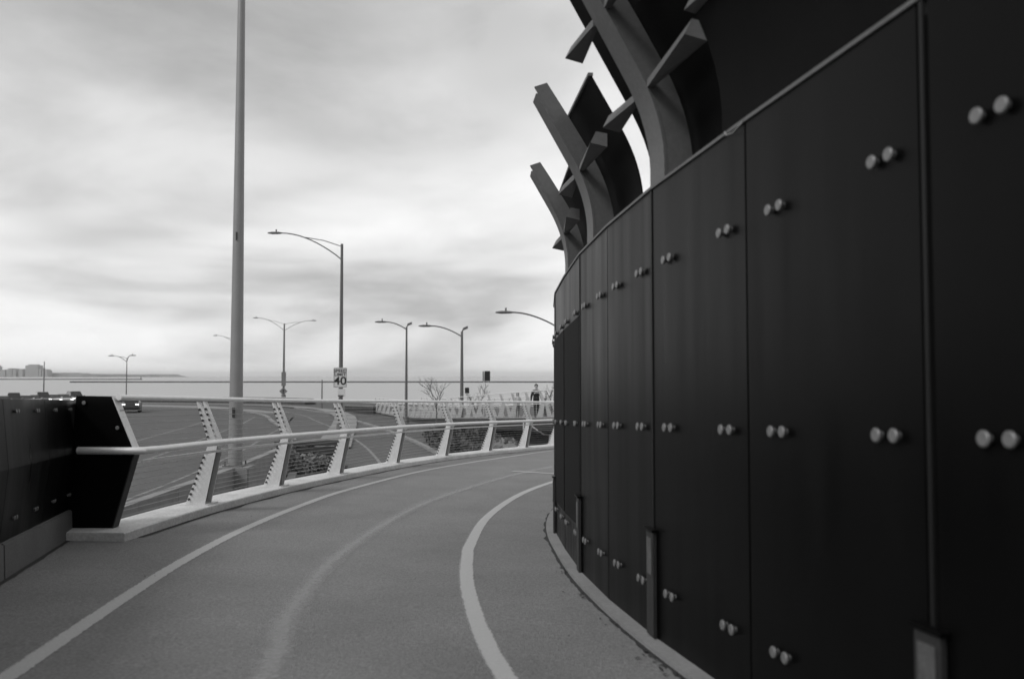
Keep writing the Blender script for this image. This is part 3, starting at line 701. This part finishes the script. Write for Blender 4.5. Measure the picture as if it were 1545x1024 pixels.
# ------------------------------------------------------------------ second ramp beyond, with its railings
LR = [(5.0, 40.5, -.42), (3.5, 43.4, -.55), (2.2, 46, -.68), (1.04, 49, -.84), (-.5, 52.6, -1.02), (-3.35, 60, -1.40), (-6.3, 69, -1.83), (-9.45, 78, -2.18), (-12.4, 86.5, -2.28), (-15.4, 95, -2.33)]
def resample(pts, step):
    c = catmull(pts, 20); res = [c[0]]; acc = 0
    for i in range(1, len(c)):
        acc += (c[i] - c[i - 1]).length
        if acc >= step: res.append(c[i]); acc = 0
    return res
lrs = resample(LR, 1.9)
def off3(pts, d):
    res = []
    for i, p in enumerate(pts):
        t = pts[min(i + 1, len(pts) - 1)] - pts[max(i - 1, 0)]; t.z = 0; t.normalize(); res.append(p + Vector((t.y, -t.x, 0)) * d)
    return res
rrs = off3(lrs, 5.2)
railing('far_railing', 'nearer pale railing of the second ramp, above its black girder', lrs, 0, 1, False)
railing('far_railing', 'farther pale railing of the second ramp, behind the walkers', rrs, 0, -1, False)
m = MB(); m.sweep([[a_ + Vector((0, 0, -.07)) , a_ , b_ , b_ + Vector((0, 0, -.07))] for a_, b_ in zip(off3(lrs, -.25), off3(lrs, 5.45))]); struct(m.build('far_path', 'dirty_concrete'))
br = empty('bridge_girder', lrs[0] + Vector((0, 0, -.9)), 'black steel girder carrying the second ramp', 'girder')
for d in (-.2, 5.3):
    g = off3(lrs, d)
    m = MB(); m.sweep([[p + Vector((0, 0, -.75)), p + Vector((0, 0, -.072)), q + Vector((0, 0, -.072)), q + Vector((0, 0, -.75))] for p, q in zip(g, off3(lrs, d + .06))]); m.build('girder_plate', 'girder', br)
for k in (4, 11, 18):
    p = lrs[k].lerp(rrs[k], .5); zt = p.z - .3
    o = empty('bridge_pier', (p.x, p.y, ROAD), ['dark bridge pier by the pale stair rail under the second ramp', 'dark bridge pier in the bushes under the second ramp', 'dark bridge pier near the ground end of the second ramp'][(4, 11, 18).index(k)], 'pier')
    m = MB(); m.tube([(p.x, p.y, ROAD - .3), (p.x, p.y, zt - .45)], .55, 16); m.build('column', 'shade_concrete', o, smooth=True)
    t = (rrs[k] - lrs[k]).normalized(); u = Vector((-t.y, t.x, 0))
    m = MB(); m.hexa([p + t * a_ + u * b_ + Vector((0, 0, -.95)) for a_, b_ in ((-2.3, -.4), (2.3, -.4), (2.3, .4), (-2.3, .4))], [p + t * a_ + u * b_ + Vector((0, 0, -.08)) for a_, b_ in ((-2.4, -.4), (2.4, -.4), (2.4, .4), (-2.4, .4))]); m.build('cross_head', 'girder', o)

# ------------------------------------------------------------------ vegetation
def sapling(px, py, Y, label, hgt=None, seed=1, lean=0):
    rnd = random.Random(seed); tp = at(px, py, Y); base = Vector((tp.x - lean, Y, ROAD - .05)); hh_ = tp.z - base.z
    o = empty('sapling', base, label, 'tree', 'bare young trees by the second ramp')
    tr = MB(); tr.tube([base, base + Vector((lean * .4 + .05, 0, hh_ * .35)), base + Vector((lean * .6, 0, hh_ * .62))], [.06, .045, .03], 7); tr.build('trunk', 'bark', o)
    cr = MB()
    def grow(p, d, L_, r_, dep):
        q = p + d * L_ * .5 + Vector((rnd.uniform(-.1, .1), rnd.uniform(-.1, .1), 0)) * L_; e = q + (d + Vector((rnd.uniform(-.2, .2), rnd.uniform(-.2, .2), .15))).normalized() * L_ * .5
        cr.tube([p, q, e], [r_, r_ * .8, r_ * .55], 4)
        if dep == 0: return
        for _ in range(3):
            dd = (d + Vector((rnd.uniform(-.9, .9), rnd.uniform(-.9, .9), rnd.uniform(-.1, .5)))).normalized()
            grow(p.lerp(e, rnd.uniform(.4, 1)), dd, L_ * rnd.uniform(.5, .75), r_ * .6, dep - 1)
    for k in range(4):
        a_ = k * 1.7 + rnd.random(); st = base + Vector((lean * .5, 0, hh_ * rnd.uniform(.3, .6)))
        grow(st, Vector((math.cos(a_) * .6, math.sin(a_) * .6, 1)).normalized(), hh_ * .3, .026, 3)
    cr.build('crown', 'bark', o)
sapling(658, 568, 60, 'bare young tree with wide thin crown between the two curved-arm lamps', seed=3)
sapling(720, 582, 62, 'bare spindly sapling beside the small square sign back', seed=5)
sapling(832, 577, 56, 'bare sapling beside the end of the black wall behind the walkers', seed=8)
def bush(c, rx, ry, rz, label, mat='leaf', n=900, seed=1, sz=.12):
    rnd = random.Random(seed); m = MB(); c = Vector(c)
    o = empty('bush', (c.x, c.y, c.z), label, 'bush', 'bushes under the second ramp')
    cl = [(Vector((rnd.uniform(-.8, .8) * rx, rnd.uniform(-.8, .8) * ry, rnd.uniform(.15, .85) * rz)), rnd.uniform(.3, .55)) for _ in range(9)]
    for _ in range(n):
        cc, rr = rnd.choice(cl); v = Vector((rnd.gauss(0, 1), rnd.gauss(0, 1), rnd.gauss(0, .8))).normalized() * rnd.uniform(.5, 1) * rr
        q = c + cc + Vector((v.x * rx, v.y * ry, v.z * rz)); q.z = max(q.z, c.z + .02)
        a_ = Vector((rnd.gauss(0, 1), rnd.gauss(0, 1), rnd.gauss(0, 1))).normalized(); b_ = a_.orthogonal().normalized(); s_ = sz * rnd.uniform(.6, 1.4)
        m.add([q - a_ * s_, q + b_ * s_ * .5, q + a_ * s_, q - b_ * s_ * .5], [(0, 1, 2, 3)])
    m.build('foliage', mat, o)
    m = MB()
    for k in range(6):
        e = cl[k][0]; m.tube([c + Vector((0, 0, -.03)), c + e * .5, c + e], [.03, .02, .01], 5)
    m.build('stems', 'bark', o)
def gnd(px, py): 
    r = ray(px, py); k = (ROAD - .06 - 1.5) / r.z; return Vector((r.x * k, r.y * k, ROAD - .06))
bush(gnd(700, 680), 1.6, 1.8, .6, 'dark bush beside the slip road kerb', seed=1, n=1300)
bush(gnd(722, 672), 1.4, 1.6, .75, 'dark bush left of the pale rubble under the ramp', seed=2, n=1300)
bush(gnd(755, 676), 1.1, 1.2, .45, 'low pale bush among the rubble under the ramp', 'leaf_pale', seed=3, n=900)
bush(gnd(690, 664), 1.9, 1.8, .65, 'tall dark bush in the shade of the second ramp', seed=4, n=1500)
bush(gnd(812, 664), 1.8, 1.6, .6, 'dark bush behind the pale stair rail', seed=6, n=1300)
bush(gnd(465, 715), .8, .7, .9, 'pale bush beside the stacked timbers', 'leaf_pale', seed=9, n=700, sz=.09)
bush(gnd(492, 712), .7, .7, .7, 'smaller pale bush behind the stacked timbers', 'leaf_pale', seed=10, n=600, sz=.09)
# rubble stones
rnd = random.Random(4)
for k in range(9):
    c_ = gnd(rnd.uniform(712, 775), rnd.uniform(668, 684)); s_ = rnd.uniform(.22, .5)
    bm = bmesh.new(); bmesh.ops.create_icosphere(bm, subdivisions=2, radius=s_)
    for v in bm.verts: v.co *= 1 + .35 * mnoise.noise(v.co * 2.2 / s_ + Vector((k * 3, 0, 0))); v.co.z *= .65
    me = bpy.data.meshes.new('boulder'); bm.to_mesh(me); bm.free(); me.materials.append(MATS['rubble'])
    o = link('boulder', me); o.location = c_ + Vector((0, 0, s_ * .3)); tag(o, 'pale boulder in the rubble patch under the second ramp', 'boulder', 'boulders under the second ramp')
# stacked timbers below the railing
tb = gnd(463, 712); o = empty('timber_stack', tb, 'stack of dark timbers with gaps below the railing beside the highway barrier', 'timber stack')
for k in range(5):
    for j in range(2):
        m = MB(); z = tb.z + .0 + k * .27; m.box(tb.x - 1.5 + .12 * ((k * 7) % 3), tb.x + 1.5 - .1 * ((k * 5) % 3), tb.y + j * .8, tb.y + j * .8 + .24, z, z + .17); m.build('plank', 'timber', o, bevel=.01)
    if k < 4:
        for x in (-1.2, 0, 1.2): m = MB(); m.box(tb.x + x - .06, tb.x + x + .06, tb.y - .02, tb.y + 1.06, z + .171, z + .269); m.build('spacer', 'timber', o)
# pale stair rail
q = gnd(815, 676); o = empty('stair_rail', q, 'pale sloping tubular rail under the second ramp', 'handrail')
for d in (0, .5, 1.0):
    m = MB(); m.tube([q + Vector((-.9, d, 1.5)), q + Vector((.2, d, .75)), q + Vector((.55, d, .75)), q + Vector((.55, d, 0))], .035, 8); m.build('rail', 'rail_steel', o)
m = MB(); 
for d in (0, .5, 1.0): m.tube([q + Vector((-.9, d, 0)), q + Vector((-.9, d, 1.5))], .03, 6)
m.build('rail_post', 'rail_steel', o)
# dark low wall behind the slip road
a_ = at(520, 624, 97); b_ = at(563, 628, 88); m = MB()
o = empty('retaining_wall', (a_.x, a_.y, ROAD), 'dark low retaining wall at the ground end of the second ramp', 'wall')
d_ = Vector((b_.x - a_.x, b_.y - a_.y, 0)); n_ = Vector((-d_.y, d_.x, 0)).normalized() * .3
m.hexa([Vector((a_.x, a_.y, ROAD - .1)), Vector((b_.x, b_.y, ROAD - .1)), Vector((b_.x, b_.y, ROAD - .1)) + n_, Vector((a_.x, a_.y, ROAD - .1)) + n_], [Vector((a_.x, a_.y, ROAD + .55)), Vector((b_.x, b_.y, ROAD + .75)), Vector((b_.x, b_.y, ROAD + .75)) + n_, Vector((a_.x, a_.y, ROAD + .55)) + n_])
m.build('wall_body', 'dark_hedge', o); m = MB()
m.hexa([Vector((a_.x, a_.y, ROAD + .551)) - n_ * .1, Vector((b_.x, b_.y, ROAD + .751)) - n_ * .1, Vector((b_.x, b_.y, ROAD + .751)) + n_ * 1.1, Vector((a_.x, a_.y, ROAD + .551)) + n_ * 1.1],
       [Vector((a_.x, a_.y, ROAD + .62)) - n_ * .1, Vector((b_.x, b_.y, ROAD + .82)) - n_ * .1, Vector((b_.x, b_.y, ROAD + .82)) + n_ * 1.1, Vector((a_.x, a_.y, ROAD + .62)) + n_ * 1.1])
m.build('coping', 'dirty_concrete', o)
# median and far hedge of the highway
def wall_strip(name, label, cat, pts, h, th_, mat, seg='wall_segment'):
    o = empty(name, (pts[0][0], pts[0][1], ROAD), label, cat); c = catmull([(x, y, 0) for x, y in pts], 4)
    for i in range(len(c) - 1):
        p, q = c[i], c[i + 1]; t = (q - p).normalized(); nn = Vector((t.y, -t.x, 0)) * th_ * .5
        m = MB(); z = Vector((0, 0, ROAD - .05)); zt = Vector((0, 0, ROAD + h)); q2 = q - t * .03
        m.hexa([p - nn * 1.6 + z, q2 - nn * 1.6 + z, q2 + nn * 1.6 + z, p + nn * 1.6 + z], [p - nn + zt, q2 - nn + zt, q2 + nn + zt, p + nn + zt]); m.build(seg, mat, o)
md = [(200, 614.5), (300, 617), (350, 620), (413, 626)]
a_ = [tuple(gnd(x, y).xy) for x, y in md]; b_ = [tuple(gnd(x, y - 2.6).xy) for x, y in md]
aa = catmull([(x, y, 0) for x, y in a_], 6); bb = catmull([(x, y, 0) for x, y in b_], 6)
m = MB(); m.sweep([[Vector((p.x, p.y, ROAD - .05)), Vector((p.x, p.y, ROAD + .13)), Vector((q.x, q.y, ROAD + .13)), Vector((q.x, q.y, ROAD - .05))] for p, q in zip(aa, bb)]); struct(m.build('median', 'dirty_concrete'))
wall_strip('hedge', 'long dark hedge along the lake edge beyond the highway', 'hedge', [(-260, 143), (-150, 138), (-100, 135.5), (-60, 133), (-38, 127), (-28, 120)], .75, 1.2, 'dark_hedge', 'hedge_segment')

# ------------------------------------------------------------------ cars
def car_proto(paint, suv=False):
    o = bpy.data.objects.new('parked_car' if False else 'car', None); COL.objects.link(o)
    hz = .12 if suv else 0
    side = [(-2.15, .32), (-2.2, .62 + hz), (-2.1, .86 + hz), (-1.2, .98 + hz), (2.0, .98 + hz), (2.2, .85 + hz), (2.22, .35), (1.9, .25), (-1.9, .25)]
    m = MB(); m.sweep([[Vector((y, x, z)) for x, z in side] if abs(y) < .8 else [Vector((y, x * .96, .25 + (z - .25) * .93)) for x, z in side] for y in (-.92, -.78, .78, .92)]); m.build('body', paint, o, world=False, smooth=True)
    tz = 1.78 if suv else 1.45; xr = 2.0 if suv else 1.5
    lo = [(-.78, -1.15, .97 + hz), (.78, -1.15, .97 + hz), (.78, xr, .97 + hz), (-.78, xr, .97 + hz)]; hi = [(-.62, -.35, tz), (.62, -.35, tz), (.62, xr - .35, tz), (-.62, xr - .35, tz)]
    m = MB(); m.hexa(lo, hi); gl = m.build('windows', 'glass_dark', o, world=False, bevel=.05)
    m = MB(); m.box(-.63, .63, -.37, xr - .33, tz - .02, tz + .035); m.build('roof', paint, o, world=False, bevel=.015)
    wm = MB(); wm.tube([(-.11, 0, 0), (.11, 0, 0)], .33, 16); wme = wm.mesh('wheel', 'tyre')
    for x in (-.82, .82):
        for y in (-1.35, 1.35): link('wheel', wme, o, world=False, mat=Matrix.Translation((x, y, .33)))
    hm = MB().box(-.17, .17, -.04, .04, -.09, .09).mesh('headlight', 'headlight')
    for x in (-.66, .66): link('headlight', hm, o, world=False, mat=Matrix.Translation((x, -2.12, .74 + hz)))
    m = MB(); m.box(-.45, .45, -2.24, -2.2, .4, .55); m.build('grille', 'tyre', o, world=False)
    m = MB()
    for x in (-.98, .98): m.box(x - .09, x + .09, -.85, -.7, 1.0 + hz, 1.14 + hz)
    m.build('mirrors', paint, o, world=False)
    return o
blk = car_proto('paint_black', True); g = gnd(198.5, 622.5); blk.location = (g.x, g.y, ROAD + .005); blk.rotation_euler = (0, 0, R(20)); tag(blk, 'black car with bright headlights alone on the highway', 'car')
protos = [car_proto('paint_silver'), car_proto('paint_white'), car_proto('paint_grey', True)]
used = set()
qn = [(4, 0), (21, 2), (37, 1), (49, 0), (64, 2), (79, 1), (95, 0), (113, 2)]
names = {0: 'silver saloon', 1: 'white saloon', 2: 'dark grey tall car'}
for i, (px, k) in enumerate(qn):
    o = protos[k] if k not in used else copy_tree(protos[k]); used.add(k)
    Y = 106 + i * 1.7; g = at(px, 600, Y)
    o.location = (g.x, Y, ROAD + .005); o.rotation_euler = (0, 0, R(27 + 2 * i))
    tag(o, names[k] + ' in the traffic queue above the low black wall', 'car', 'queue of %ss' % names[k])

# ------------------------------------------------------------------ far shore and breakwaters
def xat(px, Y): return (px - 772.5) / 1300 * Y
m = MB(); Yw = 850; m.hexa([(xat(105, Yw), Yw, LAKE - 2), (xat(1500, Yw), Yw, LAKE - 2), (xat(1500, Yw), Yw + 6, LAKE - 2), (xat(105, Yw), Yw + 6, LAKE - 2)],
    [(xat(105.5, Yw), Yw + .5, LAKE + 1.25), (xat(1500, Yw), Yw + .5, LAKE + 1.25), (xat(1500, Yw), Yw + 5.5, LAKE + 1.25), (xat(105.5, Yw), Yw + 5.5, LAKE + 1.25)])
tag(m.build('breakwater', 'breakwater'), 'long dark breakwater line across the lake', 'breakwater')
m = MB(); Yw = 1500; m.box(xat(-200, Yw), xat(212, Yw), Yw, Yw + 8, LAKE - 2, LAKE + 1.6)
m.tube([(xat(212, Yw), Yw + 3, LAKE), (xat(212, Yw), Yw + 3, LAKE + 6)], .6, 8); tag(m.build('breakwater', 'breakwater'), 'shorter grey breakwater in front of the far shore', 'breakwater')
Yf = 5200; rnd = random.Random(12); m = MB(); pts = []
for k in range(61):
    px = -260 + (246 + 260) * k / 60; h = 10 + 9 * rnd.random() + (10 if px < 90 else 0); h *= min(1, (246 - px) / 20 + .12); pts.append((xat(px, Yf), h))
for (x0, h0), (x1, h1) in zip(pts, pts[1:]): m.hexa([(x0, Yf, LAKE - 1), (x1, Yf, LAKE - 1), (x1, Yf + 400, LAKE - 1), (x0, Yf + 400, LAKE - 1)], [(x0, Yf, LAKE + h0), (x1, Yf, LAKE + h1), (x1, Yf + 400, LAKE + h1), (x0, Yf + 400, LAKE + h0)])
struct(m.build('far_shore', 'far_land'))
BL = [(-3, 4.5, 551, 'slim grey tower block on the far shore'), (8, 17, 557.5, 'low grey far-shore block next to the slim tower block'), (19, 27, 555.5, 'low grey far-shore block, second from the slim tower block'), (28, 33, 556, 'narrow low far-shore block, third from the slim tower block'),
      (37, 43, 556.5, 'low far-shore block standing just before the widest tall block'), (47, 66, 549.8, 'widest tall grey block on the far shore'), (67, 70.5, 555, 'narrow grey block right against the widest far-shore block'), (72, 80, 557, 'last low far-shore block before the open low shore')]
for (a_, b_, yt, kd) in BL:
    zt = at(a_, yt, Yf).z; o = empty('far_building', (xat((a_ + b_) / 2, Yf), Yf, LAKE), kd, 'building', 'far shore buildings')
    x0, x1 = xat(a_, Yf), xat(b_, Yf)
    m = MB(); m.box(x0, x1, Yf - 60, Yf - 5, LAKE, zt - 6); m.build('block', 'far_block', o)
    m = MB(); m.box(x0 + (x1 - x0) * .15, x1 - (x1 - x0) * .2, Yf - 50, Yf - 10, zt - 6, zt); m.build('roof_storey', 'far_block', o)

# ------------------------------------------------------------------ people on the second ramp
def person(label, x, y, zf, hgt, yaw, shirt, pants, stride=.18, armswing=.12, emblem=False, longhair=False):
    s = hgt / 1.75
    V = []; E_ = []; RD = []
    def v(p, r): V.append(Vector(p) * s); RD.append(r * s); return len(V) - 1
    def e(a_, b_): E_.append((a_, b_))
    pel = v((0, 0, .95), .135); bel = v((0, 0, 1.08), .165); ch = v((0, .01, 1.27), .19); nk0 = v((0, 0, 1.43), .085); nk = v((0, .01, 1.50), .055); hd0 = v((0, .015, 1.58), .075); hd = v((0, .02, 1.66), .09); hd1 = v((0, .01, 1.72), .06)
    for a_, b_ in ((pel, bel), (bel, ch), (ch, nk0), (nk0, nk), (nk, hd0), (hd0, hd), (hd, hd1)): e(a_, b_)
    for sd_ in (-1, 1):
        st = stride * sd_; aw = -armswing * sd_
        shd = v((.17 * sd_, 0, 1.40), .085); el = v((.245 * sd_, aw * .4 - .02, 1.12), .066); wr = v((.27 * sd_, aw + .06, .89), .033); pm = v((.27 * sd_, aw + .08, .82), .032)
        e(nk0, shd); e(shd, el); e(el, wr); e(wr, pm)
        for k, (dx, ln) in enumerate(((-.03, .075), (-.01, .09), (.01, .085), (.03, .07))):
            f0 = v((.27 * sd_ + dx * .3, aw + .085 + dx, .80), .011); f1 = v((.268 * sd_, aw + .10 + dx, .80 - ln * .55), .0095); f2 = v((.262 * sd_, aw + .095 + dx, .80 - ln), .008)
            e(pm, f0); e(f0, f1); e(f1, f2)
        th0 = v((.255 * sd_, aw + .12, .83), .012); th1 = v((.25 * sd_, aw + .135, .79), .010); e(wr, th0); e(th0, th1)
        hp = v((.095 * sd_, 0, .90), .10); kn = v((.10 * sd_, st * .55 + .03, .50), .066); an = v((.10 * sd_, st, .10), .045); he = v((.10 * sd_, st - .03, .05), .045); to = v((.11 * sd_, st + .16, .035), .035)
        e(pel, hp); e(hp, kn); e(kn, an); e(an, he); e(he, to)
    me = bpy.data.meshes.new('person'); me.from_pydata(V, E_, []); o = bpy.data.objects.new('person', me); COL.objects.link(o)
    md = o.modifiers.new('skin', 'SKIN'); sv = me.skin_vertices[0].data
    for i, r_ in enumerate(RD): sv[i].radius = (r_, r_ * (.72 if i in (pel, bel, ch) else 1))
    sv[0].use_root = True
    o.modifiers.new('sub', 'SUBSURF').levels = 2
    me2 = bpy.data.meshes.new_from_object(o.evaluated_get(bpy.context.evaluated_depsgraph_get())); o.modifiers.clear(); o.data = me2
    me2.materials.clear()
    for k in ('skin', shirt, pants, 'tyre'): me2.materials.append(MATS[k])
    for p in me2.polygons:
        c_ = p.center / s; p.use_smooth = True
        p.material_index = 3 if c_.z < .09 else 2 if (c_.z < .97 and abs(c_.x) < .215) else 0 if (c_.z > 1.47 or c_.z < .90) else 1
    o.location = (x, y, zf + .0); o.rotation_euler = (0, 0, yaw); tag(o, label, 'person', 'walkers on the second ramp')
    bm = bmesh.new(); bmesh.ops.create_uvsphere(bm, u_segments=14, v_segments=10, radius=.108 * s)
    for vv in bm.verts: vv.co.z *= 1.08; vv.co.x *= .93
    bmesh.ops.delete(bm, geom=[vv for vv in bm.verts if vv.co.y > .035 * s and vv.co.z < .05 * s or vv.co.z < (-.2 if longhair else -.055) * s], context='VERTS')
    if longhair:
        for vv in bm.verts:
            if vv.co.z < -.03 * s: vv.co.z -= .14 * s; vv.co.y -= .02 * s
    me3 = bpy.data.meshes.new('hair'); bm.to_mesh(me3); bm.free(); me3.materials.append(MATS['hair'])
    h_ = link('hair', me3, o, world=False, mat=Matrix.Translation((0, .005 * s, 1.672 * s)))
    f = MB(); f.prism([Vector((-.012, .105, 1.64)) * s, Vector((.012, .105, 1.64)) * s, Vector((.016, .135, 1.615)) * s, Vector((-.016, .135, 1.615)) * s], (0, 0, .012)); f.build('nose', 'skin', o, world=False)
    f = MB()
    for sx in (-1, 1): f.box((.032 * sx - .012) * s, (.032 * sx + .012) * s, .10 * s, .108 * s, 1.655 * s, 1.668 * s)
    f.build('eyes', 'hair', o, world=False)
    f = MB(); f.box(-.022 * s, .022 * s, .095 * s, .105 * s, 1.585 * s, 1.592 * s); f.build('mouth', 'hair', o, world=False)
    if emblem:
        f = MB()
        for k in range(7):
            a_ = (k - 3) * .045; z_ = 1.335 - abs(k - 3) ** 2 * .006
            f.box((a_ - .016) * s, (a_ + .016) * s, .125 * s, .158 * s, (z_ - .028) * s, (z_ + .028) * s)
        f.build('shirt_print', 'print_white', o, world=False)
    return o
def on_far(y):
    for a_, b_ in zip(lrs, lrs[1:]):
        if a_.y <= y <= b_.y: return a_.lerp(b_, (y - a_.y) / (b_.y - a_.y))
for (px, y, yh, label, kw) in ((809, 50.5, 577.5, 'person in black printed sweatshirt walking behind the far railing', dict(hgt=1.92, shirt='cloth_dark', pants='cloth_dark', emblem=True)),
                               (781, 56, 586.5, 'person in light clothes with dark hair behind the far railing', dict(hgt=1.62, shirt='cloth_light', pants='cloth_mid', longhair=True)),
                               (823.5, 61, 589, 'partly hidden person in grey walking farthest along the second ramp', dict(hgt=1.66, shirt='cloth_mid', pants='cloth_dark'))):
    z = on_far(y).z; person(label, xat(px, y), y, z, yaw=R(180 + 12), **kw)

# ------------------------------------------------------------------ leaf litter along the wall kerb
rnd = random.Random(21); m = MB()
for k in range(70):
    y = rnd.choice((5.0, 5.3, 6.1, 7.2, 4.7, 8.3)) + rnd.gauss(0, .12); p, t, nn = wall_at(y); q = p + nn * (.12 + abs(rnd.gauss(0, .05)))
    a_ = rnd.uniform(0, 6.28); s_ = rnd.uniform(.008, .03); u = Vector((math.cos(a_), math.sin(a_), rnd.uniform(-.1, .4))); v_ = Vector((-u.y, u.x, rnd.uniform(-.2, .4)))
    q.z = deck_z(q.x, q.y) + .012; m.add([q - u * s_, q + v_ * s_ * .5, q + u * s_, q - v_ * s_ * .5], [(0, 1, 2, 3)])
tag(m.build('leaf_litter', 'debris'), 'dark leaf litter along the foot of the black wall', 'litter', kind='stuff')

rnd = random.Random(33); m = MB()
for k in range(60):
    y = rnd.uniform(4, 20); x = rnd.uniform(-3.6, .5); a_ = rnd.uniform(0, 6.28); r_ = rnd.uniform(.004, .011); z = deck_z(x, y)
    m.add([(x + r_ * math.cos(a_), y + r_ * math.sin(a_), z), (x + r_ * math.cos(a_ + 2.1), y + r_ * math.sin(a_ + 2.1), z), (x + r_ * math.cos(a_ + 4.2), y + r_ * math.sin(a_ + 4.2), z), (x, y, z + r_ * 1.2)], [(0, 1, 3), (1, 2, 3), (2, 0, 3)])
tag(m.build('grit', 'rubble'), 'scattered grit on the asphalt path', 'grit', kind='stuff')
p, t, nn = wall_at(4.47); z = wall_top(4.47)
m = MB(); m.tube([p + t * .14 + nn * .014 + Vector((0, 0, z + .012)), p + t * .09 + nn * .03 + Vector((0, 0, z - .022)), p + t * .02 + nn * .03 + Vector((0, 0, z - .030)), p - t * .06 + nn * .012 + Vector((0, 0, z + .006))], .0022, 5); m.build('wire_tie', 'rail_steel', wall)
# ------------------------------------------------------------------ thin lake haze
HB = 44000
m = MB(); m.box(-HB, HB, -HB, HB, -8.0, 130.0)
hz = m.build('haze', 'far_land'); hz['kind'] = 'stuff'; hz['label'] = 'thin pale haze over the lake'
hm = bpy.data.materials.new('haze_air'); hm.use_nodes = True; t = hm.node_tree; t.nodes.clear()
vo = N(t, 'ShaderNodeVolumePrincipled'); vo.inputs['Density'].default_value = 6e-5; vo.inputs['Color'].default_value = (.97, .97, .97, 1)
t.links.new(vo.outputs[0], N(t, 'ShaderNodeOutputMaterial').inputs['Volume'])
hz.data.materials.clear(); hz.data.materials.append(hm)
